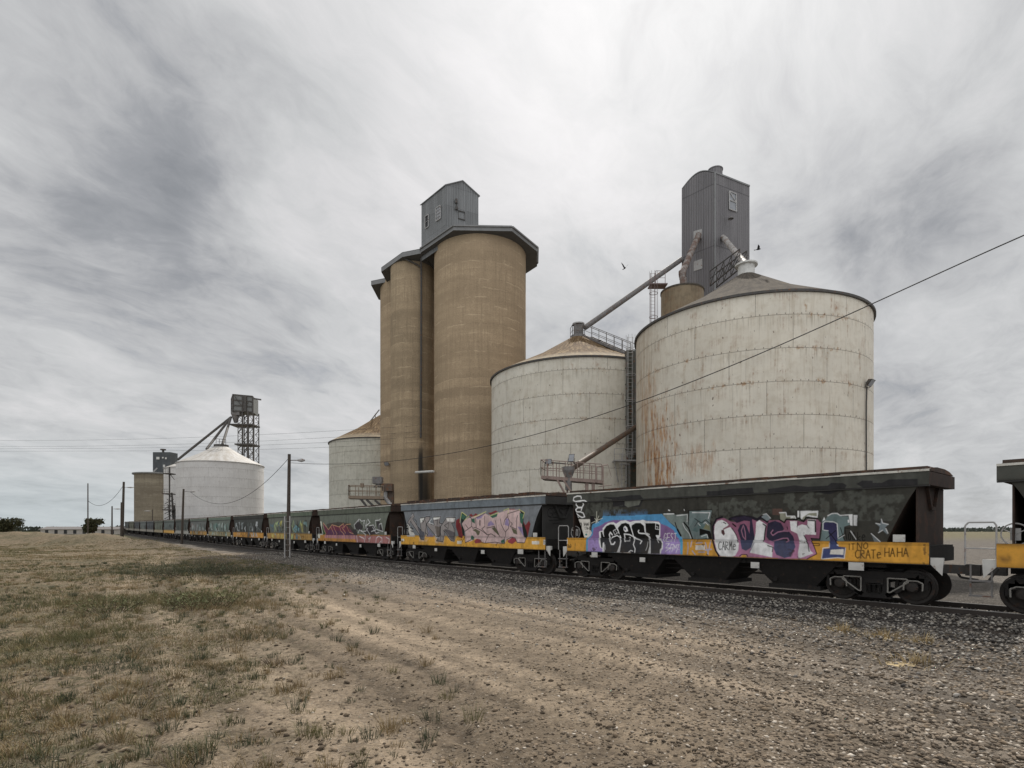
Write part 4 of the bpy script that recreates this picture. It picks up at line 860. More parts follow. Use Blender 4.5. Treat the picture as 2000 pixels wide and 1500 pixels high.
# ------------------------------------------------------------------ far elevator complex
Zf = 150.0
et = thing('lattice_elevator', 'lattice elevator tower with a clad box on top behind the clean white silo', 'elevator', (P(470, 800, Zf).x, Zf, 0)); TF = lambda p: Vector(p) - et.location
f = lambda x, y: (430 + x / 10.71, 760 + y / 10.71)
mb = MB(); zt = P(*f(270, 115), Zf).z; zb_ = P(*f(270, 450), Zf).z
x0 = TF(P(*f(205, 0), Zf + 3)).x; x1 = TF(P(*f(270, 0), Zf)).x; x2 = TF(P(*f(685, 0), Zf + 2)).x
pA, pB, pC, pD = (x1, 0), (x2, 2.0), (x2 - .8, 7.0), (x0 - .3, 4.6)
mb.prism([pA, pB, pC, pD], zb_, zt); mb.obj('clad_box', worn('far_box', (.20, .205, .20), .7, .3, .5), et)
bx = MB()
for z in np.linspace(zb_, zt, 4):
    for a, b_ in ((pA, pB), (pD, pA)): bx.bar((a[0], a[1] - .06, z), (b_[0], b_[1] - .06, z), .28)
for k_ in (0, .48, .62, 1): a = Vector(pA).lerp(Vector(pB), k_); bx.bar((a.x, a.y - .06, zb_), (a.x, a.y - .06, zt), .3 if k_ != .62 else .75)
bx.bar((x0 - .3, 4.5, zb_), (x0 - .3, 4.5, zt), .3); bx.bar((pA[0] + .5, -.06, zt - .5), (pA[0] + 2.9, 1.0, zb_), .15); bx.bar((x2 - .4, 1.9, zt - .8), (x2 - 1.7, 1.4, zb_ + 2), .15)
bx.bar(TF(P(*f(685, 195), Zf)), TF(P(*f(855, 222), Zf)), .35); bx.obj('box_frame', M['steel_dk'], et)
lt = MB(); lx = [TF(P(*f(x, 0), Zf)).x for x in (335, 430, 545, 650)]
for i_, x in enumerate(lx):
    wd_ = (.14, .32, .42, .16)[i_]
    for yy in (0, 3.5): lt.bar((x, yy + 1, -.2), (x, yy + 1, zb_ + .1), wd_ if yy == 0 else .2)
for yy in (1, 4.5):
    z = 1.0; s_ = 0
    while z < zb_ - 1:
        for a, b_ in ((lx[0], lx[1]), (lx[2] + .4, lx[3])):
            lt.bar((a if s_ else b_, yy, z), (b_ if s_ else a, yy, z + 1.1), .12); lt.bar((a, yy, z), (b_, yy, z), .1)
        if int(z) % 4 == 0: lt.bar((lx[0], yy, z), (lx[2], yy, z + 3.6), .13)
        z += 1.1; s_ ^= 1
for py, x_ in ((720, 250), (1135, 275)):
    z = P(*f(0, py), Zf).z; lt.box(TF(P(*f(x_ - 80 if py == 720 else x_, 0), Zf)).x, lx[3] + .1, .6, 5, z - .25, z + .1)
lt.obj('lattice_frame', M['steel_dk'], et)
ch = MB(); q = TF(P(*f(300, 500), Zf)); ch.box(q.x - 1.1, q.x + 1.0, .5, 3, zb_ - 1.0, zb_ - .05); q = TF(P(*f(260, 600), Zf)); ch.lathe((q.x, 1.6, zb_ - 2.6), [(.4, -.3), (1.0, 1.6)], 10); ch.obj('transfer_chute', M['steel_gy'], et)
hub = P(451, 815, Zf + 1)
for k_, (px_, py_, Zz, lb) in enumerate(((347, 898, 142, 'longest dark spout from the lattice elevator, reaching the hidden silo at left'), (403.6, 877, 136, 'middle dark spout from the lattice elevator to the white cone roof'), (434.5, 868, 133.5, 'short steep spout from the lattice elevator to the white cone apex'))):
    spout('far_spout', lb, [hub, P(px_, py_, Zz)], .30, M['steel_dk'], False)
rg_ = MB(); railing(rg_, [to_local(far1, P(422, 866, 132)), to_local(far1, P(441, 868, 132))], 1.1, .8, .06, post=.06); rg_.lathe((0, 0, EYE + 20.1), [(1.6, -.3), (1.6, .1), (0, .1)], 16); rg_.obj('apex_platform', M['steel_dk'], far1)
# stair/equipment tower between far silos
st_ = thing('access_stair', 'dark stair tower with small platforms between the far concrete and white silos', 'stair tower', (P(331, 1000, 138).x, 138, 0)); TS = lambda p: Vector(p) - st_.location
Fq = lambda x, y: P(250 + x / 8.57, 870 + y / 8.57, 138)
mb = MB()
for x in (690, 700): mb.bar(TS(Fq(x, 360)), Vector((TS(Fq(x, 360)).x, 0, -.2)), .16)
mb.bar(TS(Fq(735, 790)), Vector((TS(Fq(735, 790)).x, 1, -.2)), .3); mb.bar(TS(Fq(775, 1000)), Vector((TS(Fq(775, 1000)).x, 1, -.2)), .3); mb.bar(TS(Fq(680, 1000)), Vector((TS(Fq(680, 1000)).x, 1, -.2)), .2)
z_ = .5
while z_ < 9: mb.bar((-1.2, 0, z_), (.9, 0, z_ + 1.2), .12); mb.bar((.9, 1, z_), (-1.2, 1, z_ + 1.2), .12); z_ += 1.2
mb.obj('frame', M['steel_dk'], st_)
for (x0_, x1_, y_) in ((630, 750, 475), (615, 735, 812), (610, 790, 1080)):
    d_ = MB(); a, b_ = TS(Fq(x0_, y_)), TS(Fq(x1_, y_)); d_.box(a.x, b_.x, -1, 1.5, a.z - .12, a.z + .12); railing(d_, [a + Vector((0, -1, 0)), b_ + Vector((0, -1, 0))], 1.1, .6, .04); d_.bar(a + Vector((1, 0, 0)), b_ + Vector((.4, 0, -1.4)), .12); d_.obj('platform', M['steel_dk'], st_)
fc_ = thing('far_concrete_silo', 'short banded grey-brown concrete silo at the far end of the train', 'silo', (-132.5, 212.0, 0))
MB().lathe((0, 0, 0), [(7.1, -.3), (7.1, EYE + 20.9)], 64).obj('silo_cell', M['conc_far'], fc_, True)
MB().lathe((0, 0, EYE + 20.9), [(7.8, -.1), (7.8, .35), (3, .8), (0, 1)], 24).obj('roof', M['fascia'], fc_)
hx = MB(); a = P(298.5, 883, 217); b_ = P(332.5, 885, 217); q = MB(); mb = MB(); a -= fc_.location; b_ -= fc_.location
uvwall(mb, (a.x, a.y), (b_.x, b_.y), EYE + 21, a.z, 0, .0, 1); uvwall(mb, (b_.x, b_.y), (b_.x + .5, b_.y + 4), EYE + 21, a.z, 6, 0, 1); uvwall(mb, (a.x - 1.5, a.y + 4), (a.x, a.y), EYE + 21, a.z, 6, 0, 1); mb.add([(a.x, a.y, a.z), (b_.x, b_.y, a.z), (b_.x + .5, b_.y + 4, a.z), (a.x - 1.5, a.y + 4, a.z)], [(0, 1, 2, 3)]); mb.obj('headhouse', M['far_house'], fc_)
mb = MB(); c_ = (a + b_) / 2; mb.lathe((c_.x, c_.y + 1, a.z), [(.4, 0), (.4, .8), (1.0, .9), (1.0, 1.3), (0, 1.4)], 12); mb.obj('vent', M['steel_dk'], fc_)
for (xx, yy, ww, hh_) in ((488, 213, .9, .75), (570, 205, .5, .4), (620, 215, .5, .5), (590, 343, .6, .7)):
    q = P(250 + (xx + 15) / 8.57, 870 + yy / 8.57, 216.8) - fc_.location; MB().box(q.x - ww * .65, q.x + ww * .65, q.y - .12, q.y, q.z - hh_ * .65, q.z + hh_ * .65).obj('window', M['whitepaint'], fc_)
mb = MB(); mb.bar(P(297.5, 924, 214.5) - fc_.location, P(307, 914, 216) - fc_.location, .35); mb.obj('spout', M['galv'], fc_)

# ------------------------------------------------------------------ poles, lamps, wires
def pole(label, top, base, Z, r=.15, lamp=None, sleeve=None, group='timber light poles along the line', tapered=.75, extra=None):
    b0 = P(*base, Z); gz = float(ground(np.array([b0.x]), np.array([Z]))[0]); b0 = Vector((b0.x, b0.y, gz - .2)); t0 = P(*top, Z)
    t = thing('light_pole', label, 'pole', b0, 0, group)
    MB().tube((0, 0, 0), t0 - b0, r, 12, r * tapered).obj('pole_shaft', M['wood'], t, True)
    if lamp:
        q = P(*lamp, Z) - b0; a = t0 - b0 + (b0 - t0).normalized() * abs((t0 - b0).z - q.z); mb = MB(); mb.tube(a, q, .04, 6); mb.obj('lamp_arm', M['steel_gy'], t)
        d = (q - a).normalized(); s = d.cross(Vector((0, 0, 1))).normalized(); L_ = max(.5, .011 * Z); mb = MB()
        mb.tube(q - d * .1, q + d * L_ * .5, .07, 8, .16); mb.tube(q + d * L_ * .5, q + d * L_, .16, 8, .07); mb.obj('lamp_head', M['galv'], t, True)
    if sleeve:
        mb = MB(); z1 = P(*sleeve, Z).z - b0.z
        for s in (-1, 1): mb.bar((s * (r + .05), -.12, 0), (s * (r + .05), -.12, z1), .09, .14)
        for zz_ in np.arange(.3, z1, .5): mb.bar((-r - .08, -.14, zz_), (r + .08, -.14, zz_), .03, .03)
        mb.obj('pole_brace', M['galv'], t)
    return t
p1 = pole('tall dark light pole with pale steel brace at its foot, in front of the train', (565, 887), (562.5, 1076), 49, .17, (583, 899), (562.5, 1008))
pole('leaning light pole in front of the small train wagons below the white silo', (358.6, 955), (355, 1050), 88, .19, (369, 960))
pole('thick leaning pole with a curved wire, left of the far concrete silo', (241.8, 941), (238.7, 1026), 118, .27, (249, 952))
pole('small upright light pole further back on the left', (218.9, 988.5), (218.7, 1026), 150, .2, (224, 994))
pole('thin tall pole at the far left of the line', (171.7, 944), (171.7, 1026), 110, .12)
pole('faint small pole standing before the far concrete silo', (297.8, 995), (297.8, 1023), 175, .16, (294, 998))
pole('short stub pole beside the thick leaning pole', (237.4, 981), (237.0, 1026), 117, .22)
def wire(label, pts_, Zs, r, group=None, name='power_wire'):
    ip = np.linspace(0, 1, len(pts_)); tt = np.linspace(0, 1, 41); x = np.interp(tt, ip, [p[0] for p in pts_]); y = np.array([p[1] for p in pts_], float)
    # smooth sagging line through the survey points
    cf = np.polyfit([p[0] for p in pts_], y, min(3, len(pts_) - 1)); yy = np.polyval(cf, x)
    iz = 1 / np.interp((x - x[0]) / (x[-1] - x[0]), [0, 1], [1 / Zs[0], 1 / Zs[1]])
    mb = MB(); mb.path([P(a, b, c) for a, b, c in zip(x, yy, iz)], r, 5); o = mb.obj(name, M['wire']); return tag(o, label, 'wire', group)
wire('thick black cable sagging across the silos and rising to the upper right', [(566, 893), (640, 908), (720, 912.5), (800, 907), (870, 890), (958, 868), (1100, 826), (1245, 779), (1400, 724), (1560, 658), (1710, 594), (1830, 540), (2000, 462), (2150, 392)], (55, 13), .017)
wire('thin wire sagging from the tall braced pole across the clean white silo', [(563, 897), (540, 919), (515, 945), (480, 970), (445, 983), (425, 985), (400, 976), (372, 962)], (55, 88), .024)
wire('curved wire hanging left from the thick leaning pole', [(241, 948), (230, 963), (215, 979), (195, 987), (182, 985), (172, 978)], (118, 110), .035)
for k_, (a, m1, b_) in enumerate(((858, 855, 840), (869.5, 868, 852), (874.5, 874, 862), (880, 881, 872))):
    wire(['highest of the four thin level power lines on the left', 'second of the four thin level power lines on the left', 'third of the four thin level power lines on the left', 'lowest of the four thin level power lines on the left'][k_], [(-60, a + 2), (170, a), (430, m1), (640, b_), (816, b_ - 8)], (110, 68), .013, 'four thin power lines')
# ------------------------------------------------------------------ birds
def bird(label, p, s, up, yaw):
    t = thing('bird', label, 'bird', p, yaw, 'birds above the silos'); b = MB()
    b.lathe((0, 0, 0), [(0, -.5 * s), (.10 * s, -.3 * s), (.14 * s, 0), (.09 * s, .3 * s), (.0, .45 * s)], 8, axis='y'); b.add([(-.08 * s, .3 * s, 0), (.08 * s, .3 * s, 0), (.16 * s, .75 * s, 0), (-.16 * s, .75 * s, .01)], [(0, 1, 2, 3)]); b.obj('body', M['bird'], t)
    for sg in (-1, 1):
        w_ = MB(); w_.add([(sg * .06 * s, -.25 * s, .03), (sg * .06 * s, .2 * s, .03), (sg * .5 * s, .1 * s, up * s * .5), (sg * .55 * s, -.3 * s, up * s * .55), (sg * .95 * s, -.05 * s, up * s)], [(0, 1, 2, 3), (3, 2, 4)]); w_.obj('wing', M['bird'], t)
bird('dark bird with raised wings flying left of the clad tower', P(1220, 524, 44), .36, 1.1, .4)
bird('dark bird flapping just right of the clad tower', P(1481, 487, 44), .42, .5, 1.1)
bird('small dark bird perched on the walkway of the golden-roofed silo', P(1171, 666, 53.5), .28, .15, 2.0)

# ------------------------------------------------------------------ distant trees and shed
M['foliage'] = plantmat('tree_leaf', (.075, .07, .035), (.035, .04, .022)); M['bark'] = worn('bark', (.07, .055, .045), .95, .4, 4)
def tree(label, x, y, h, w_, seed, nleaf=2600, group='trees on the horizon'):
    rg = np.random.default_rng(seed); gz = float(ground(np.array([x]), np.array([y]))[0]); t = thing('tree', label, 'tree', (x, y, gz), 0, group)
    tr_ = MB(); tr_.tube((0, 0, -.2), (.1, 0, h * .45), .22, 8, .12)
    cs_ = []
    for i in range(12):
        a = rg.random() * 6.28; e = Vector((math.cos(a) * w_ * .36 * rg.random(), math.sin(a) * w_ * .36 * rg.random(), h * (.42 + .45 * rg.random()))); tr_.tube((.1, 0, h * (.2 + .2 * rg.random())), e, .08, 5, .03); cs_.append(e)
    tr_.obj('trunk', M['bark'], t); v = []; fcs = []
    for k in range(nleaf):
        c0 = cs_[rg.integers(len(cs_))]; d = rg.normal(size=3); d /= np.linalg.norm(d); r = (.16 + .12 * rg.random()) * w_
        p = Vector(c0) + Vector(d * r * rg.random() ** .4 * np.array([1, 1, .7])); s = .10 + .16 * rg.random(); n1_ = Vector(rg.normal(size=3)).normalized(); n2_ = n1_.orthogonal().normalized() * s; o_ = len(v)
        v += [p - n2_, p + n1_ * s * .8, p + n2_, p - n1_ * s * .8]; fcs.append((o_, o_ + 1, o_ + 2, o_ + 3))
    cm = MB(); cm.add(v, fcs); cm.obj('crown', M['foliage'], t); return t
tree('round dark bush tree at the left edge of the horizon', -94.5, 128, 4.6, 4.6, 5)
tree('lower dark bush left of the round one on the horizon', -112, 126, 4.2, 7.5, 6)
tree('wide dark tree at the extreme left of the horizon', -128, 134, 6.0, 9, 8)
tl = MB(); rg = np.random.default_rng(3)
for i in range(9000):
    x = -620 + 1300 * rg.random(); y = 520 + 60 * rg.random(); h = 7 * (.4 + .6 * float(vn(np.array([x]), np.array([0.]), .02, 7, 3)[0])); z = 1.2 + h * rg.random(); s = 1.0 + 1.4 * rg.random(); a = rg.random() * 3.14
    tl.add([(x - s * math.cos(a), y - s * math.sin(a), z - s * .5), (x + s * math.cos(a), y + s * math.sin(a), z - s * .4), (x + s * .4, y, z + s * .7)], [(0, 1, 2)])
kind(tl.obj('distant_woodland', plantmat('far_woodland', (.075, .085, .07), (.05, .06, .05))), 'stuff')
sh_ = thing('long_shed', 'long low pale shed on the horizon at the far left', 'shed', (-138, 185, float(rise(185)))); mb = MB(); mb.box(-13, 13, -3, 3, 0, 1.6); mb.obj('wall', worn('shed_white', (.45, .42, .38), .8, .3), sh_)
mb = MB(); mb.add([(-13.5, -3.4, 1.6), (13.5, -3.4, 1.6), (13.5, 0, 2.5), (-13.5, 0, 2.5), (13.5, 3.4, 1.6), (-13.5, 3.4, 1.6)], [(0, 1, 2, 3), (3, 2, 4, 5), (0, 3, 5), (1, 4, 2)]); mb.obj('roof', M['steel_gy'], sh_)
mb = MB(); [mb.box(x - .5, x + .5, -3.06, -3.0, .2, 1.4) for x in range(-11, 12, 3)]; mb.obj('window', M['dkglass'], sh_)

# ------------------------------------------------------------------ weeds one can point at
shrub(395, 1190, 1.5, .60, 110, M['leaf'], 'weed_bush', 'pale green-grey weed bush beside the edge of the dirt, largest of the weeds', 'weed', seed=1, group='weeds on the left')
shrub(215, 1195, 1.3, .45, 80, M['leaf'], 'weed_bush', 'yellow-green low weed bush at the left edge of the yard', 'weed', seed=2, group='weeds on the left')
shrub(380, 1128, 3.2, .62, 150, plantmat('dark_weed', (.085, .095, .055), (.055, .065, .04)), 'weed_bush', 'wide dark green weed patch further back in the shade', 'weed', seed=3, group='weeds on the left')
shrub(475, 1245, .55, .36, 16, M['twig'], 'dead_weed', 'spindly dead weed with bare upright stems on the pale dirt', 'weed', False, 'dead weeds', seed=4)
shrub(448, 1268, .35, .24, 12, M['twig'], 'dead_weed', 'small dead weed clump left of the spindly one', 'weed', False, 'dead weeds', seed=5)
shrub(535, 1300, .35, .13, 60, M['twig'], 'dead_weed', 'low dark spiky tuft alone on the bare dirt at the bottom', 'weed', False, 'dead weeds', seed=6)
shrub(1322, 1185, .5, .28, 16, M['twig'], 'dead_weed', 'thin weed growing in the gravel near the wagon with the black lettering', 'weed', False, 'dead weeds', seed=7)
for j_, (x, y, rx, lb) in enumerate(((1640, 1232, .35, 'smallest straw grass tuft in the gravel, farthest left of the straw tufts'), (1720, 1243, .5, 'flat straw grass tuft in the gravel between two others'), (1795, 1252, .45, 'upright straw grass tuft in the gravel below the right bogie'), (1775, 1295, .65, 'widest straw grass tuft in the gravel near the bottom right'))):
    gx, gy = G(x, y); gz = float(ground(np.array([gx]), np.array([gy]))[0]); mb = MB(); mb.lathe((0, 0, -.035), [(0, .045), (rx * .5, .035), (rx * .9, 0)], 14); blades(mb, 0, 0, 0, 75, .13, rx * .95, .009, 1.8); blades(mb, rx * .3, .05, 0, 60, .24, rx * .4, .007, 1.3); o = mb.obj('straw_tuft', M['straw']); o.location = (gx, gy, gz); tag(o, lb, 'grass tuft', 'straw grass tufts in the gravel')

# ------------------------------------------------------------------ train
K = .62
def pc(c): l = s2l(c); return np.array([min(.88, v / K) for v in l])
class Canvas:
    """paint layer laid out in metres along the wagon side: t from the right-hand end, z above rail"""
    def __init__(s, res, base, sill, fascia, Pr, Pl, zoff, t0=-.1, t1=13.4, z0=1.12, z1=3.72):
        s.res = res / 2; s.t0, s.z0 = t0, z0; s.W = int((t1 - t0) / s.res); s.H = int((z1 - z0) / s.res)
        s.tt = t0 + (np.arange(s.W) + .5) * s.res; s.zv = z0 + (np.arange(s.H) + .5) * s.res
        s.img = np.zeros((s.H, s.W, 3)) + pc(base); s.sillm = (s.zv < 1.75)
        s.img[s.sillm] = pc(sill); s.img[s.zv > 3.30] = pc(fascia)
        s.Pr, s.Pl, s.zoff = Pr, Pl, zoff; s.d = (Pl - Pr) / np.linalg.norm(Pl - Pr)
        T_, Z_ = np.meshgrid(s.tt, s.zv); s.n1 = vn(T_, Z_, 1.2, 5, 4); s.n2 = vn(T_ * 3, Z_ * .6, 1.5, 8, 4); s.n3 = vn(T_, Z_, 9, 13, 3)
    def org(s, ox, oy, sc): s.o = (ox, oy, sc)
    def cv(s, pts):
        out = []
        nx, ny = s.d[1], -s.d[0]; c = nx * s.Pr[0] + ny * s.Pr[1]
        for x, y in pts:
            X = s.o[0] + x / s.o[2]; Y = s.o[1] + y / s.o[2]; k = (X - 1000) / F; Z = c / (nx * k + ny); p = np.array([k * Z, Z])
            out.append(((p - s.Pr) @ s.d, EYE + (YH - Y) * Z / F - s.zoff))
        s.sc = Z / F / s.o[2]; return out
    def blend(s, mask, col, sill=None, sl=None):
        reg = s.img if sl is None else s.img[sl]
        c = np.zeros_like(reg) + pc(col)
        if sill is not None:
            sm = s.sillm if sl is None else s.sillm[sl[0]]; c[sm] = pc(sill)  # same paint in a lighter tone, for the light the sill catches
        reg[:] = reg * (1 - mask[..., None]) + c * mask[..., None]
    def poly(s, pts, col, a=1, sill=None, raw=False, soft=0):
        p = pts if raw else s.cv(pts); n_ = len(p); xs = [(q[0] - s.t0) / s.res for q in p]; ys = [(q[1] - s.z0) / s.res for q in p]
        x0, x1 = max(0, int(min(xs)) - 1), min(s.W, int(max(xs)) + 2); y0, y1 = max(0, int(min(ys)) - 1), min(s.H, int(max(ys)) + 2)
        if x1 <= x0 or y1 <= y0: return
        gx, gy = np.meshgrid(np.arange(x0, x1) + .5, np.arange(y0, y1) + .5); ins = np.zeros(gx.shape, bool)
        for i in range(n_):
            xa, ya, xb, yb = xs[i], ys[i], xs[(i + 1) % n_], ys[(i + 1) % n_]
            if ya == yb: continue
            cnd = ((ya > gy) != (yb > gy)) & (gx < (xb - xa) * (gy - ya) / (yb - ya) + xa); ins ^= cnd
        m_ = ins * a
        if soft: m_ = m_ * np.clip((s.n3[y0:y1, x0:x1] - .5) * 4 + 1.0 - soft * .3, 0, 1)
        s.blend(m_, col, sill, (slice(y0, y1), slice(x0, x1)))
    def line(s, pts, w_, col, a=1, raw=False, sill=None):
        p = s.cv(pts) if not raw else pts; hw = (w_ * s.sc / 2 if not raw else w_ / 2) / s.res; hw = max(hw, .9)
        xs = [(q[0] - s.t0) / s.res for q in p]; ys = [(q[1] - s.z0) / s.res for q in p]
        x0, x1 = max(0, int(min(xs) - hw) - 2), min(s.W, int(max(xs) + hw) + 3); y0, y1 = max(0, int(min(ys) - hw) - 2), min(s.H, int(max(ys) + hw) + 3)
        if x1 <= x0 or y1 <= y0: return
        gx, gy = np.meshgrid(np.arange(x0, x1) + .5, np.arange(y0, y1) + .5); best = np.full(gx.shape, 1e9)
        for i in range(len(p) - 1):
            ax, ay, bx_, by_ = xs[i], ys[i], xs[i + 1], ys[i + 1]; l2 = (bx_ - ax) ** 2 + (by_ - ay) ** 2 + 1e-9
            t_ = np.clip(((gx - ax) * (bx_ - ax) + (gy - ay) * (by_ - ay)) / l2, 0, 1); best = np.minimum(best, np.hypot(gx - ax - t_ * (bx_ - ax), gy - ay - t_ * (by_ - ay)))
        s.blend(np.clip(hw - best + .5, 0, 1) * a, col, sill, (slice(y0, y1), slice(x0, x1)))
    def text(s, txt, x0, y0, x1, y1, w_, col, slant=0):
        n_ = len(txt); cw = (x1 - x0) / n_
        for i, ch in enumerate(txt):
            for st in FONT.get(ch, []):
                s.line([(x0 + cw * (i + .08 + .78 * px) + slant * (1 - py) * cw, y0 + (y1 - y0) * py) for px, py in st], w_, col)
    def finish(s):
        st = np.clip((s.n2 - .5) * 3, 0, 1); d = np.clip((s.n1 - .45) * 2.2, 0, 1)
        s.img = s.img ** 1.10; lum = s.img.mean(-1, keepdims=True); s.img = lum + (s.img - lum) * .84
        s.img *= (1 - .28 * st - .15 * d)[..., None] * (1 + (s.n3 - .5) * .40)[..., None]
        chip = (np.clip((s.n3 - .68) * 14, 0, 1) * np.clip((s.n1 - .42) * 5, 0, 1) * (.35 + .65 * s.sillm[:, None]))[..., None]; s.img = s.img * (1 - .75 * chip) + np.array((.06, .04, .03)) * .75 * chip
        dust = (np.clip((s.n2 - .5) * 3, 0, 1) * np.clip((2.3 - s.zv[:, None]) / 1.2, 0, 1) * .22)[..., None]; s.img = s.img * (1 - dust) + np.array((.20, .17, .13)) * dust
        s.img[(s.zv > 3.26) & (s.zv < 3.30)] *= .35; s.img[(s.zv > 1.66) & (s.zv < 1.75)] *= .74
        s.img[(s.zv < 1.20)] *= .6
        H2, W2 = s.H // 2, s.W // 2; return s.img[:H2 * 2, :W2 * 2].reshape(H2, 2, W2, 2, 3).mean((1, 3))
FONT = {'A': [[(0, 1), (.5, 0), (1, 1)], [(.2, .62), (.8, .62)]], 'C': [[(1, .1), (.5, 0), (.05, .3), (.05, .75), (.5, 1), (1, .85)]], 'E': [[(1, 0), (0, .02), (0, 1), (1, 1)], [(0, .5), (.8, .5)]],
        'e': [[(.1, .62), (.95, .55), (.8, .32), (.4, .3), (.08, .6), (.3, 1), (.95, .9)]], 'F': [[(1, 0), (0, 0), (0, 1)], [(0, .5), (.8, .5)]], 'G': [[(1, .12), (.45, 0), (0, .4), (.1, .85), (.6, 1), (1, .8), (.95, .55), (.55, .55)]],
        'H': [[(0, 0), (0, 1)], [(1, 0), (1, 1)], [(0, .52), (1, .48)]], 'I': [[(.5, 0), (.5, 1)]], 'K': [[(.1, 0), (.1, 1)], [(.9, .3), (.1, .65), (1, 1)]], 'k': [[(.1, 0), (.1, 1)], [(.9, .45), (.1, .72), (1, 1)]],
        'M': [[(0, 1), (.15, 0), (.5, .6), (.85, 0), (1, 1)]], 'N': [[(0, 1), (.05, 0), (.9, 1), (1, 0)]], 'n': [[(.1, 1), (.15, .25), (.8, .25), (.85, 1)]], 'O': [[(.5, 0), (.05, .35), (.1, .8), (.55, 1), (.95, .65), (.85, .15), (.5, 0)]],
        'o': [[(.5, .4), (.1, .6), (.2, .95), (.7, .98), (.9, .6), (.5, .4)]], 'R': [[(0, 1), (0, 0), (.8, .1), (.8, .42), (0, .52), (.95, 1)]], 'S': [[(.95, .1), (.4, 0), (.05, .25), (.85, .65), (.6, .98), (0, .9)]],
        'T': [[(0, .02), (1, 0)], [(.5, 0), (.5, 1)]], 'V': [[(0, 0), (.5, 1), (1, 0)]], '0': [[(.5, 0), (.1, .2), (.1, .8), (.5, 1), (.9, .8), (.9, .2), (.5, 0)]], '1': [[(.4, .1), (.55, 0), (.55, 1)]], '4': [[(.75, 1), (.75, 0), (.05, .68), (1, .68)]],
        '7': [[(0, 0), (1, 0), (.4, 1)]], '-': [[(.15, .55), (.85, .55)]]}

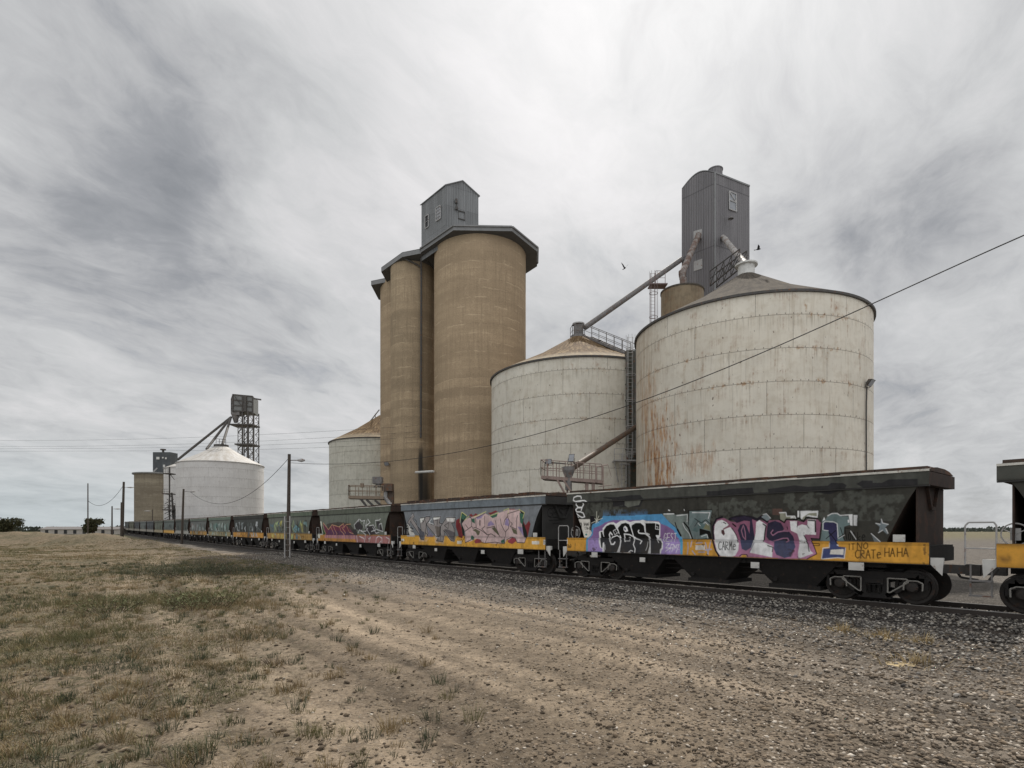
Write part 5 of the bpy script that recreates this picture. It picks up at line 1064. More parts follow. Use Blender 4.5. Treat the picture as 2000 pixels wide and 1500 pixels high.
def paint1(c):
    gg, nv, wh, bk = (80, 82, 76), (42, 41, 44), (222, 220, 214), (24, 23, 22)
    c.org(1380, 900, 4.444)
    for p in ([(0, 340), (90, 350), (90, 560), (0, 560)], [(100, 370), (200, 350), (215, 320), (260, 320), (270, 360), (380, 335), (420, 350), (540, 350), (560, 400), (555, 520), (100, 560)], [(640, 290), (680, 260), (750, 265), (770, 330), (760, 380), (800, 330), (870, 270), (1040, 235), (1060, 290), (1040, 300), (1060, 370), (1080, 500), (780, 520), (700, 400), (650, 370)], [(1090, 330), (1180, 250), (1280, 235), (1370, 245), (1380, 290), (1700, 290), (1720, 330), (1600, 520), (1100, 520)]): c.poly(p, gg, .8, soft=1)
    for p in ([(0, 265), (100, 262), (190, 245), (400, 232), (410, 290), (0, 300)], [(530, 245), (700, 222), (760, 212), (880, 225), (1050, 215), (1080, 190), (1180, 192), (1215, 210), (1200, 240), (1060, 290), (860, 260), (540, 290)], [(1300, 200), (1350, 170), (1440, 172), (1440, 190), (1520, 190), (1580, 160), (1830, 155), (1830, 210), (1380, 245)]): c.poly(p, nv, .85)
    c.poly([(565, 415), (650, 415), (650, 470), (565, 470)], (98, 74, 66), .8)
    c.org(1100, 960, 12.5)
    c.poly([(590, 270), (1190, 240), (1190, 420), (1440, 420), (1440, 560), (900, 640), (700, 620), (500, 560), (560, 330)], gg, .75, soft=1)
    c.poly([(940, 150), (1300, 140), (1650, 90), (1880, 90), (1950, 180), (1850, 380), (1200, 380), (1190, 200)], nv, .85)
    c.poly([(1480, 240), (1880, 210), (1830, 330), (1560, 390), (1480, 340)], (98, 100, 92), .9); c.poly([(1200, 380), (1440, 330), (1440, 560), (1200, 560)], gg, .6, soft=1)
    # blue fade
    for k_, (dy_, a) in enumerate(((-150, .12), (-110, .18), (-70, .25), (-35, .35))): c.poly([(950, 600 + dy_), (2050, 585 + dy_), (2050, 1000), (950, 1000)], (70, 112, 150), a, soft=1)
    bl1, bl2, pu = (66, 134, 176), (62, 148, 168), (122, 92, 140); pus = (146, 124, 176)
    c.poly([(555, 1500), (560, 1180), (600, 1110), (660, 1060), (680, 850), (700, 800), (880, 720), (950, 600), (2060, 590), (2060, 1500)], bl1, 1, (70, 150, 185))
    c.org(1240, 980, 12.5); c.poly([(-10, 330), (640, 300), (820, 500), (960, 620), (1060, 760), (1140, 880), (1170, 960), (1165, 1290), (-10, 1280)], bl1, 1, (70, 150, 185))
    c.org(1100, 960, 12.5); c.poly([(600, 1470), (600, 1180), (700, 1060), (720, 900), (900, 830), (1000, 760), (1200, 700), (2000, 700), (2060, 1500)], pu, 1, pus)
    c.org(1240, 980, 12.5); c.poly([(560, 470), (620, 540), (780, 600), (930, 700), (1000, 850), (1080, 930), (1105, 1000), (1110, 1290), (-10, 1290), (-10, 460)], (118, 88, 132), 1, pus)
    c.poly([(0, 480), (150, 480), (180, 445), (240, 470), (560, 490), (600, 540), (600, 850), (570, 890), (640, 905), (685, 1000), (685, 1150), (645, 1200), (630, 1275), (-10, 1275)], wh)
    c.org(1100, 960, 12.5)
    c.poly([(850, 1000), (870, 970), (940, 960), (940, 900), (1000, 830), (1080, 770), (1200, 745), (1270, 790), (1380, 720), (1500, 703), (1610, 750), (1700, 720), (1850, 715), (1920, 690), (2010, 720), (2010, 1510), (960, 1490), (955, 1400), (900, 1380), (870, 1250)], wh)
    bs = (54, 54, 57)  # letter black lightened on the sill, as if better lit there
    for p in ([(895, 990), (950, 990), (975, 1100), (1000, 1110), (1005, 1250), (965, 1260), (955, 1380), (925, 1370), (905, 1200)], [(975, 1120), (965, 950), (1030, 850), (1130, 800), (1220, 810), (1290, 930), (1345, 1040), (1400, 1180), (1390, 1300), (1330, 1440), (1300, 1490), (1010, 1490), (1000, 1260), (985, 1180)], [(1310, 900), (1400, 790), (1500, 765), (1590, 800), (1650, 950), (1700, 1100), (1745, 1170), (1710, 1300), (1750, 1430), (1700, 1490), (1380, 1490), (1400, 1330), (1420, 1200), (1380, 1080), (1330, 1040)], [(1650, 830), (1750, 770), (1870, 770), (1960, 850), (1990, 1010), (1960, 1060), (2010, 1200), (2020, 1500), (1760, 1500), (1740, 1300), (1760, 1170), (1700, 1040)]): c.poly(p, bk, 1, bs)
    c.org(1240, 980, 12.5)
    c.poly([(-100, 600), (0, 520), (100, 520), (180, 580), (220, 700), (215, 760), (330, 860), (370, 960), (370, 1080), (310, 1270), (-100, 1270)], bk, 1, bs)
    c.poly([(235, 525), (480, 525), (580, 560), (580, 680), (570, 820), (490, 820), (570, 940), (640, 950), (660, 1010), (650, 1150), (605, 1270), (385, 1270), (385, 950), (350, 850), (250, 760)], bk, 1, bs)
    c.org(1100, 960, 12.5)
    for p, w_ in (([(1180, 1060), (1130, 1000), (1105, 1060), (1140, 1200), (1170, 1290), (1230, 1290), (1260, 1240)], 34), ([(1300, 1075), (1180, 1120), (1160, 1170)], 26), ([(1300, 1080), (1380, 1130), (1402, 1200), (1385, 1320), (1340, 1430), (1350, 1490)], 24), ([(1200, 960), (1290, 910), (1340, 990), (1240, 1060), (1200, 960)], 14), ([(1240, 940), (1290, 1020)], 8), ([(940, 1000), (975, 1100)], 18), ([(985, 1260), (985, 1490)], 34), ([(1015, 1300), (1025, 1420)], 13), ([(1470, 1040), (1600, 1055), (1740, 1130)], 30), ([(1475, 1040), (1485, 1120), (1510, 1220)], 30), ([(1510, 1210), (1630, 1210), (1620, 1120), (1590, 1120)], 13), ([(1625, 850), (1670, 1000), (1700, 1110), (1745, 1180), (1712, 1300), (1755, 1400), (1745, 1490)], 26), ([(1295, 880), (1345, 1030)], 24), ([(1600, 1480), (1650, 1440), (1700, 1460)], 18), ([(1740, 1150), (1860, 1180), (1925, 1210), (1880, 1280)], 20)): c.line(p, w_, wh)
    c.poly([(1450, 880), (1490, 840), (1540, 880), (1565, 970), (1500, 995), (1455, 950)], wh); c.poly([(1465, 900), (1490, 880), (1515, 950), (1480, 950)], (70, 62, 100))
    c.org(1240, 980, 12.5)
    for p, w_ in (([(75, 700), (60, 730), (80, 765), (130, 775), (230, 780)], 30), ([(230, 780), (320, 850), (365, 960), (370, 1080), (330, 1240)], 28), ([(0, 890), (110, 925), (165, 960), (130, 1025)], 22), ([(150, 480), (210, 580), (235, 760), (330, 800)], 28), ([(320, 980), (300, 1100), (265, 1190)], 14), ([(490, 530), (480, 665), (575, 685)], 14), ([(480, 610), (540, 610), (540, 665)], 12), ([(500, 830), (580, 1000)], 18), ([(570, 915), (635, 935), (672, 1010), (660, 1130), (620, 1180), (618, 1275)], 26)): c.line(p, w_, wh)
    c.text('GEST', 685, 770, 1010, 975, 13, wh)
    for p in ([(750, 1030), (845, 1020), (750, 1130), (865, 1130), (740, 1215)], [(850, 1220), (885, 1045), (945, 1040), (900, 1230)], [(865, 1130), (935, 1130)], [(950, 1180), (970, 1060), (1000, 1140), (1030, 1050)], [(1010, 1060), (1080, 1045), (1000, 1250)], [(1065, 1165), (1080, 1172)]): c.line(p, 14, wh)
    # grey-green letters
    tg = (112, 122, 118)
    c.poly([(660, 280), (930, 280), (960, 320), (1275, 290), (1280, 560), (1320, 720), (1385, 910), (1140, 900), (960, 600), (830, 500), (670, 340)], tg)
    c.poly([(1310, 230), (1860, 210), (1810, 450), (1840, 880), (1500, 912), (1390, 905), (1290, 650)], (104, 118, 118)); c.poly([(1330, 600), (1440, 420), (1640, 400), (1700, 620), (1500, 740), (1360, 700)], (70, 98, 98), .7, soft=1)
    c.poly([(1720, 520), (1800, 560), (1820, 700), (1650, 660)], (116, 116, 88))
    for p, w_ in (([(960, 510), (1020, 680)], 26), ([(1020, 680), (1100, 830)], 50), ([(1180, 510), (1290, 640), (1385, 900)], 40), ([(1285, 230), (1290, 540)], 20), ([(1290, 215), (1860, 195)], 16), ([(1440, 410), (1600, 520), (1710, 440), (1840, 560)], 18), ([(1440, 600), (1520, 480)], 14), ([(660, 270), (960, 275)], 12)): c.line(p, w_, bk)
    c.poly([(1560, 650), (1820, 720), (1860, 905), (1800, 905), (1720, 780), (1560, 830)], bk)
    for p, w_ in (([(690, 302), (930, 296)], 22), ([(1000, 340), (1262, 312), (1252, 490)], 18), ([(1150, 530), (1200, 650), (1310, 780), (1350, 890)], 15), ([(1380, 265), (1812, 265), (1772, 410)], 18), ([(1520, 520), (1580, 590)], 13), ([(1660, 530), (1700, 500), (1770, 570)], 13), ([(1600, 850), (1740, 800), (1760, 890)], 12), ([(1180, 190), (1190, 215)], 20), ([(800, 205), (830, 215)], 26)): c.line(p, w_, wh)
    for p in ([(1290, 1000), (1300, 1120), (1280, 1280)], [(1390, 960), (1360, 1100)], [(1400, 1200), (1470, 1290)], [(1720, 1000), (1790, 1290)], [(1850, 960), (1780, 1280)], [(1700, 1180), (1870, 1160)], [(1500, 1010), (1640, 1000)], [(1550, 1230), (1700, 1230)]): c.line(p, 30, (150, 158, 188), .75)
    c.poly([(1480, 1060), (1710, 1060), (1710, 1180), (1475, 1180)], (196, 188, 178))
    # white/purple letters
    pk, pks = (134, 84, 108), (164, 110, 142)
    c.org(1380, 980, 12.5)
    c.poly([(150, 560), (250, 400), (420, 400), (560, 480), (700, 500), (1100, 420), (1250, 440), (1420, 480), (1500, 450), (2010, 450), (2010, 1385), (300, 1330), (200, 1100), (160, 800)], pk, 1, pks)
    c.org(1520, 980, 12.5)
    c.poly([(0, 450), (130, 520), (180, 450), (440, 460), (600, 500), (700, 420), (940, 430), (1030, 520), (980, 900), (770, 890), (870, 1080), (930, 1270), (700, 1390), (0, 1395)], pk, 1, pks)
    c.org(1380, 980, 12.5)
    c.line([(300, 1320), (215, 1180), (150, 950), (135, 600), (220, 420), (360, 375)], 46, (34, 28, 38)); c.line([(550, 420), (700, 370), (900, 360), (1100, 390), (1220, 440), (1320, 360), (1460, 480)], 70, (38, 33, 42))
    c.poly([(560, 400), (900, 350), (1100, 400), (1090, 480), (900, 460), (720, 520)], (50, 42, 60))
    c.poly([(180, 560), (240, 470), (350, 440), (470, 500), (520, 560), (480, 600), (400, 670), (560, 620), (640, 720), (740, 900), (790, 1010), (775, 1180), (700, 1310), (600, 1350), (340, 1330), (250, 1200), (190, 950), (165, 750)], (206, 204, 198))
    c.line([(530, 590), (400, 665)], 36, (120, 76, 88)); c.poly([(340, 690), (400, 680), (430, 780), (400, 830), (345, 770)], (84, 56, 58)); c.line([(390, 500), (450, 535)], 22, bk); c.line([(600, 650), (700, 800), (765, 990)], 18, bk); c.line([(620, 540), (690, 600)], 34, bk)
    c.text('CARMe', 285, 975, 720, 1175, 17, bk)
    nvy, nvs = (50, 46, 66), (72, 76, 104)
    c.poly([(740, 700), (800, 560), (900, 530), (960, 600), (1030, 780), (1040, 440), (1090, 450), (1160, 900), (1120, 1100), (960, 1195), (860, 1150), (820, 940)], nvy, 1, nvs); c.line([(880, 570), (830, 700), (870, 850), (935, 930), (925, 750), (890, 600)], 22, (140, 96, 118))
    c.poly([(1190, 500), (1270, 445), (1350, 500), (1445, 560), (1420, 750), (1380, 970), (1615, 1080), (1600, 1355), (1045, 1240), (1130, 1000), (1180, 750)], (206, 204, 198))
    c.line([(1360, 540), (1430, 590), (1405, 750), (1385, 960)], 28, bk); c.line([(1490, 1070), (1620, 1110), (1602, 1220)], 22, bk); c.line([(1045, 1240), (1160, 1000)], 14, (60, 60, 110))
    c.poly([(1320, 370), (1430, 280), (1550, 400), (1460, 470)], (128, 138, 142)); c.line([(1360, 310), (1440, 290), (1545, 400)], 16, wh)
    c.poly([(1460, 640), (1480, 520), (1650, 460), (1800, 520), (1870, 650), (1850, 720), (2000, 730), (2100, 850), (2170, 1100), (2050, 1340), (1900, 1370), (1700, 1290), (1640, 1150), (1650, 980), (1500, 930), (1440, 850)], nvy, 1, nvs)
    c.line([(1600, 690), (1550, 760), (1600, 820), (1720, 740), (1870, 712), (1960, 720)], 26, (150, 104, 130)); c.poly([(1580, 730), (1620, 760), (1580, 790)], bk); c.line([(1640, 955), (1850, 890), (1960, 890), (2000, 960), (1950, 980)], 26, (150, 104, 130)); c.poly([(1900, 920), (1960, 920), (1950, 970)], bk)
    c.line([(800, 1330), (850, 1290), (980, 1290), (1000, 1330)], 20, bk); c.poly([(830, 1345), (870, 1300), (960, 1300), (985, 1350)], (200, 150, 40))
    c.org(1520, 980, 12.5)
    c.poly([(265, 470), (440, 470), (440, 600), (560, 550), (690, 580), (700, 425), (905, 435), (905, 805), (640, 795), (625, 830), (725, 1030), (790, 1200), (860, 1255), (620, 1345), (495, 1385), (480, 1250), (520, 1010), (450, 780), (290, 700)], (206, 204, 198))
    for p, w_ in (([(720, 450), (885, 460), (890, 730)], 32), ([(610, 820), (725, 1030), (752, 1210)], 22), ([(440, 615), (465, 500)], 14), ([(680, 570), (735, 645)], 16), ([(195, 610), (210, 670)], 18), ([(1030, 540), (990, 905), (780, 890), (870, 1080), (940, 1270), (700, 1395)], 20), ([(850, 1015), (1005, 1025), (1005, 1070), (850, 1065)], 16)): c.line(p, w_, bk)
    ol = (132, 132, 116)
    c.poly([(20, 270), (160, 260), (180, 350), (390, 350), (410, 400), (150, 420), (120, 490), (30, 430)], ol); c.line([(10, 265), (165, 260), (185, 350), (380, 350), (400, 400)], 24, wh); c.poly([(280, 370), (330, 355), (380, 400), (280, 400)], wh)
    c.poly([(448, 220), (495, 220), (490, 385), (448, 370)], wh); c.poly([(520, 225), (960, 215), (940, 395), (700, 350), (580, 430), (530, 430)], wh); c.poly([(590, 370), (740, 270), (920, 270), (920, 350), (700, 325), (590, 440), (560, 430)], ol)
    c.line([(20, 440), (130, 505), (180, 420), (440, 430), (480, 390), (600, 480), (660, 375), (940, 405)], 36, bk)
    c.poly([(1050, 430), (1130, 440), (1210, 320), (1300, 290), (1420, 290), (1500, 340), (1700, 360), (1730, 560), (1600, 600), (1560, 850), (1600, 955), (1010, 955), (1050, 680)], (98, 114, 114)); c.poly([(1060, 480), (1100, 370), (1130, 430)], wh); c.line([(1190, 340), (1290, 285), (1420, 280), (1490, 330), (1780, 312)], 22, wh)
    c.poly([(1700, 320), (1800, 305), (1795, 580), (1740, 570)], wh); c.poly([(1818, 320), (1915, 320), (1900, 585), (1820, 575)], wh); c.poly([(1675, 440), (1705, 430), (1720, 500), (1685, 510)], wh)
    c.poly([(1090, 500), (1380, 500), (1430, 560), (1430, 1000), (1470, 1090), (1640, 1110), (1610, 1370), (1060, 1385), (1090, 1140), (1250, 1130), (1250, 950), (1200, 700), (1090, 680)], (54, 52, 84), 1, (64, 72, 112))
    for p, w_ in (([(1070, 680), (1075, 520), (1130, 470), (1340, 490), (1420, 530), (1445, 880)], 17), ([(1090, 690), (1200, 705)], 15), ([(1250, 1010), (1245, 1110), (1090, 1130), (1055, 1385)], 17), ([(1640, 1130), (1610, 1378), (1450, 1362), (1060, 1395)], 17), ([(1440, 1050), (1460, 1062)], 26)): c.line(p, w_, wh)
    c.poly([(1280, 1170), (1600, 1150), (1590, 1290), (1260, 1280)], (196, 190, 182))
    for p in ([(1385, 700), (1150, 900)], [(1220, 740), (1440, 1015)], [(1500, 630), (1590, 920)], [(1450, 870), (1590, 800)], [(1600, 620), (1655, 920)], [(1600, 640), (1730, 640)]): c.line(p, 18, bk)
    c.line([(1460, 890), (1600, 810)], 10, wh); c.text('oo', 1680, 600, 1880, 940, 18, bk); c.text('IT', 1690, 1020, 1870, 1170, 16, bk)
    c.org(1660, 980, 12.5)
    c.text('ke', 150, 740, 370, 950, 18, bk); c.text('NO', 165, 995, 460, 1150, 18, bk); c.text('CRATe', 120, 1170, 770, 1375, 20, bk); c.text('HA', 840, 1125, 1110, 1335, 20, bk); c.text('HA', 1145, 1125, 1440, 1335, 20, bk)
    c.line([(0, 710), (130, 910)], 15, wh); c.poly([(500, 770), (720, 975), (580, 975)], (96, 102, 104)); c.line([(500, 770), (730, 975)], 14, wh)
    c.poly([(750, 420), (785, 510), (925, 545), (845, 620), (905, 800), (780, 690), (680, 755), (710, 610), (615, 520), (730, 525)], (112, 122, 126))
    for p in ([(750, 420), (780, 515), (920, 548)], [(615, 522), (720, 545)], [(680, 752), (780, 690)], [(860, 650), (912, 765)]): c.line(p, 17, wh)
    # end plate + tag on the left
    c.org(1100, 960, 12.5)
    for p in ([(440, 170), (430, 120), (340, 115), (260, 150), (245, 220), (300, 250), (430, 225), (520, 225), (578, 262)], [(300, 265), (295, 330), (350, 390), (440, 390), (478, 320), (450, 265), (370, 252), (300, 265)], [(440, 390), (420, 465)], [(420, 400), (330, 400), (285, 450), (310, 500), (400, 500), (470, 530), (505, 620), (440, 640), (370, 600), (300, 545), (225, 568)]): c.line(p, 30, wh)
    c.line([(295, 595), (360, 640)], 16, wh); c.line([(285, 640), (330, 665)], 16, wh)
    c.poly([(640, 600), (720, 600), (780, 700), (700, 800), (650, 790)], (34, 32, 36))
    for p in ([(800, 490), (795, 690)], [(670, 775), (800, 710), (940, 655)], [(750, 660), (840, 760)], [(850, 600), (770, 780)], [(800, 710), (800, 780)]): c.line(p, 12, (205, 196, 180))
    lb = (188, 184, 176)
    c.poly([(215, 680), (635, 680), (640, 940), (678, 1010), (650, 1080), (590, 1128), (400, 1128)], lb)
    c.poly([(315, 765), (430, 765), (435, 950), (330, 950)], bk); c.poly([(335, 785), (405, 785), (410, 850), (345, 850)], lb); c.text('A', 345, 790, 405, 845, 12, bk); c.text('00', 345, 865, 415, 910, 8, lb)
    c.text('VHAF', 478, 772, 622, 840, 13, bk); c.text('174-0', 498, 872, 645, 938, 13, bk)
    for y_ in (975, 1000): c.line([(375, y_), (430, y_)], 8, (110, 105, 100)); c.line([(525, y_), (580, y_)], 8, (120, 110, 105))
    c.poly([(520, 1040), (550, 1025), (570, 1060), (545, 1085), (520, 1075)], (60, 120, 115)); c.poly([(440, 1080), (475, 1070), (470, 1100), (445, 1105)], (235, 232, 228))
    c.poly([(25, 1168), (103, 1168), (103, 1290), (25, 1290)], (212, 208, 200)); c.text('n', 38, 1180, 92, 1255, 10, bk); c.poly([(0, 1290), (95, 1290), (95, 1440), (0, 1440)], (60, 62, 66))
def paint2(c):
    wh, bk = (205, 203, 198), (26, 25, 26)
    c.org(780, 980, 16.667)
    c.poly([(650, 1000), (860, 1000), (1000, 1140), (860, 1340), (640, 1300)], (190, 160, 130), .6, soft=1); c.poly([(1140, 1000), (1480, 1100), (1440, 1390), (1160, 1340)], (196, 176, 160), .6, soft=1); c.poly([(880, 850), (1130, 1150), (880, 1150)], (122, 116, 138), .8)
    c.poly([(1640, 1100), (1860, 900), (1880, 1150), (1760, 1320)], (125, 140, 135), .5)
    c.poly([(120, 745), (290, 745), (340, 800), (510, 1140), (250, 1140)], (180, 178, 172)); c.poly([(220, 770), (285, 770), (295, 920), (235, 925)], bk); c.poly([(235, 800), (270, 800), (275, 850), (242, 850)], (180, 178, 172)); c.line([(350, 850), (440, 880)], 30, bk); c.line([(360, 950), (440, 990)], 26, bk)
    Wp = [(430, 370), (485, 500), (435, 560), (580, 790), (700, 940), (660, 540), (820, 510), (800, 620), (850, 490), (995, 485), (970, 620), (930, 650), (875, 760), (915, 1030), (900, 1100), (835, 1010), (800, 1245), (695, 1225), (640, 1090), (360, 640), (335, 790), (265, 670), (380, 480)]
    Ep = [(1085, 510), (1345, 490), (1295, 690), (1400, 720), (1325, 820), (1285, 1180), (1200, 1165), (870, 740), (940, 640), (1040, 735), (1130, 755), (1105, 600)]
    Xp = [(1400, 720), (1530, 515), (1830, 515), (1795, 690), (1700, 700), (1795, 900), (1790, 1285), (1680, 1265), (1430, 930), (1460, 1100), (1420, 1305), (1205, 1275), (1310, 1100), (1340, 800)]
    for p_ in (Wp, Ep, Xp):
        c.line(p_ + [p_[0]], 60, (150, 152, 156), .55); c.poly(p_, (138, 132, 130)); 
    c.poly([(580, 790), (700, 940), (800, 1000), (790, 1220), (700, 1210), (640, 1080)], (88, 88, 96)); c.poly([(660, 540), (820, 520), (760, 640), (690, 700)], (200, 196, 190)); c.poly([(1090, 515), (1335, 500), (1280, 560), (1110, 590)], (200, 196, 190)); c.poly([(1520, 530), (1820, 525), (1780, 660), (1560, 640)], (196, 192, 188)); c.poly([(1150, 780), (1320, 830), (1280, 1150), (1200, 1130)], (112, 104, 98)); c.poly([(1440, 900), (1560, 900), (1790, 1000), (1780, 1240), (1690, 1240)], (96, 92, 94))
    for p_ in (Wp, Ep, Xp): c.line(p_ + [p_[0]], 24, bk)
    for p_ in ([(480, 560), (560, 640), (560, 760)], [(740, 620), (800, 640), (750, 700)], [(850, 600), (870, 760), (830, 1010)], [(1150, 620), (1250, 600), (1230, 740)], [(1460, 780), (1600, 680), (1580, 880), (1460, 780)], [(1310, 800), (1330, 1100), (1340, 1260)]): c.line(p_, 18, bk)
    c.line([(1300, 1180), (1200, 1170), (1150, 1060)], 22, wh); c.line([(1050, 560), (960, 680), (1110, 740)], 20, wh); c.line([(380, 480), (430, 400)], 14, wh)
    c.org(890, 980, 12.5)
    rd, gn, pkk, lv_, ye = (122, 46, 50), (58, 100, 82), (184, 160, 158), (140, 124, 160), (206, 200, 110)
    for p in ([(10, 450), (90, 400), (130, 600), (180, 780), (160, 900), (60, 850), (0, 600)], [(1640, 450), (1700, 570), (1790, 455), (1825, 540), (1740, 845), (1640, 760)], [(320, 330), (370, 290), (420, 340), (480, 280), (540, 320), (400, 390)], [(780, 270), (860, 260), (960, 210), (1020, 240), (840, 320)], [(1290, 170), (1440, 170), (1420, 200), (1290, 270)]): c.poly(p, rd)
    c.poly([(1560, 200), (1670, 270), (1650, 500), (1720, 700), (1740, 880), (1640, 880), (1600, 500)], (40, 44, 42))
    c.poly([(120, 300), (140, 265), (260, 350), (200, 470), (200, 850), (150, 800)], (36, 48, 44))
    c.poly([(150, 540), (230, 430), (360, 380), (700, 280), (830, 340), (1040, 270), (1280, 190), (1540, 190), (1600, 300), (1620, 600), (1660, 860), (1720, 880), (1680, 1005), (1500, 1005), (1440, 900), (1240, 930), (1190, 1025), (720, 1010), (600, 960), (500, 900), (380, 960), (240, 1000), (215, 720)], pkk)
    for p in ([(140, 300), (250, 350), (190, 440), (130, 400)], [(830, 350), (1020, 280), (1000, 360), (900, 400)], [(1550, 260), (1650, 300), (1630, 560), (1575, 500)], [(380, 420), (460, 400), (470, 530), (400, 500)], [(370, 810), (450, 860), (440, 940), (370, 920)], [(1100, 950), (1190, 900), (1205, 1010), (1110, 1000)]): c.poly(p, gn)
    for p in ([(450, 960), (520, 900), (600, 920), (620, 1000), (480, 1020)], [(1260, 950), (1380, 870), (1460, 900), (1480, 960), (1380, 1030), (1290, 1000)]): c.poly(p, (142, 58, 66))
    for p in ([(780, 600), (790, 520), (860, 460), (950, 560)], [(1190, 560), (1230, 400), (1290, 420), (1300, 600)], [(1500, 600), (1620, 620), (1645, 850)], [(510, 370), (680, 320), (620, 400), (520, 430)]): c.poly(p, lv_)
    for p in ([(400, 690), (480, 660), (590, 720), (560, 800), (520, 830), (480, 740)], [(870, 650), (960, 610), (1060, 830), (1010, 800)], [(1350, 630), (1480, 690), (1490, 800), (1400, 770)]): c.poly(p, (96, 94, 74))
    for p in ([(210, 450), (310, 360), (380, 400), (390, 600), (220, 720)], [(390, 590), (410, 650), (500, 620), (480, 400), (700, 290)], [(700, 350), (710, 600), (630, 660), (760, 810), (850, 780), (960, 850)], [(760, 640), (950, 600)], [(970, 460), (1000, 690), (1060, 850)], [(1090, 420), (1110, 560), (1200, 740), (1190, 1020)], [(1200, 740), (1280, 650), (1320, 480), (1260, 360), (1190, 450), (1170, 560)], [(1260, 360), (1260, 290), (1540, 200)], [(1510, 330), (1490, 400), (1480, 670), (1330, 600), (1380, 540), (1340, 490)], [(150, 990), (230, 840)], [(215, 860), (235, 1000), (370, 930)], [(720, 1000), (790, 820)], [(600, 930), (640, 1000), (720, 1010), (960, 985), (1190, 1025)], [(1240, 930), (1360, 860), (1450, 880), (1500, 990), (1680, 1000), (1720, 880)], [(500, 640), (620, 700), (760, 810)], [(1620, 560), (1650, 850)], [(240, 560), (290, 640)]): c.line(p, 17, bk)
    c.line([(590, 460), (590, 570)], 36, bk)
    for p in ([(100, 510), (140, 255), (265, 345)], [(215, 450), (320, 355)], [(430, 375), (730, 242)], [(830, 345), (1040, 262)], [(1160, 212), (1282, 160), (1270, 280)], [(1530, 182), (1670, 262), (1640, 400)]): c.line(p, 14, ye)
    for x_, y_, w2, h2 in ((35, 955, 110, 75), (1860, 955, 180, 80)): c.poly([(x_, y_), (x_ + w2, y_), (x_ + w2, y_ + h2), (x_, y_ + h2)], (200, 190, 178))
    c.org(780, 980, 16.667); c.poly([(60, 1215), (155, 1215), (155, 1290), (60, 1290)], (200, 192, 182))
    c.org(1040, 1020, 10); c.poly([(210, 340), (268, 340), (268, 435), (210, 435)], (205, 200, 192)); c.text('n', 220, 350, 260, 420, 8, bk)
def paint3(c):
    c.org(610, 990, 12.5); wh, bk = (215, 213, 206), (32, 30, 30)
    c.poly([(115, 360), (225, 360), (260, 690), (130, 690)], (190, 190, 176)); c.line([(150, 420), (170, 500)], 20, bk); c.line([(190, 480), (170, 560)], 18, (90, 90, 84))
    c.poly([(225, 450), (330, 680), (250, 680)], (52, 84, 56)); c.poly([(350, 430), (430, 400), (500, 390), (620, 370), (900, 400), (1050, 600), (1080, 690), (400, 690)], (74, 62, 58), .8)
    c.poly([(260, 390), (390, 560), (480, 440), (650, 480), (760, 430), (830, 440), (930, 560), (1010, 690), (330, 690)], (112, 56, 76)); c.poly([(380, 560), (700, 600), (960, 620), (1010, 690), (340, 690)], (88, 62, 92), .7)
    tn_ = (190, 146, 104)
    for p in ([(330, 690), (270, 560), (265, 390), (390, 560), (480, 440), (650, 490), (760, 410), (760, 510)], [(660, 480), (690, 590), (790, 700)], [(760, 510), (830, 430), (940, 420)], [(510, 470), (560, 600), (600, 690)], [(720, 500), (800, 640)], [(840, 480), (890, 620), (1050, 680)], [(450, 500), (520, 680)]): c.line(p, 15, tn_)
    c.poly([(300, 690), (1070, 690), (1080, 790), (300, 760)], (150, 100, 120), .8, (158, 112, 132)); c.poly([(1060, 700), (1900, 700), (1900, 920), (1070, 870)], (140, 90, 98), .85, (150, 100, 108))
    for i in range(26): x = 320 + i * 29; c.line([(x, 700), (x + 12 * math.sin(i * 2.1), 780 + 40 * math.sin(i * 1.3))], 14, ((200, 140, 60), (120, 84, 120))[i % 2], .7)
    for p in ([(1030, 430), (1130, 330), (1230, 480), (1190, 600), (1060, 540)], [(1310, 480), (1480, 450), (1630, 650), (1400, 690), (1250, 640)], [(1560, 350), (1640, 350), (1720, 600), (1600, 560)], [(940, 560), (1060, 540), (1100, 690), (1000, 680)]): c.poly(p, (66, 62, 64))
    for p in ([(1040, 540), (1020, 440), (1100, 350), (1130, 300), (1120, 360)], [(1150, 300), (1200, 350), (1280, 330), (1240, 420), (1260, 520)], [(1280, 390), (1310, 540), (1330, 330)], [(1350, 300), (1410, 380), (1300, 460), (1360, 430)], [(1390, 460), (1490, 440), (1540, 560), (1430, 600)], [(1540, 480), (1535, 330), (1630, 320), (1660, 290)], [(1620, 570), (1630, 420), (1690, 400), (1720, 600), (1560, 545)], [(1100, 640), (1145, 560), (1200, 600), (1300, 590), (1350, 520)], [(1330, 560), (1400, 690)], [(1470, 490), (1540, 640), (1620, 620)], [(1190, 570), (1240, 640), (1310, 690)], [(1080, 700), (1100, 860)], [(1150, 720), (1260, 770), (1280, 860)], [(1290, 690), (1290, 790)], [(1370, 780), (1420, 740), (1380, 850)], [(1550, 880), (1560, 760), (1620, 710), (1700, 760), (1700, 880)], [(1630, 880), (1680, 830)], [(1800, 740), (1880, 780), (1860, 900)]): c.line(p, 17, wh)
    c.poly([(105, 680), (190, 680), (190, 770), (105, 770)], (186, 184, 170))
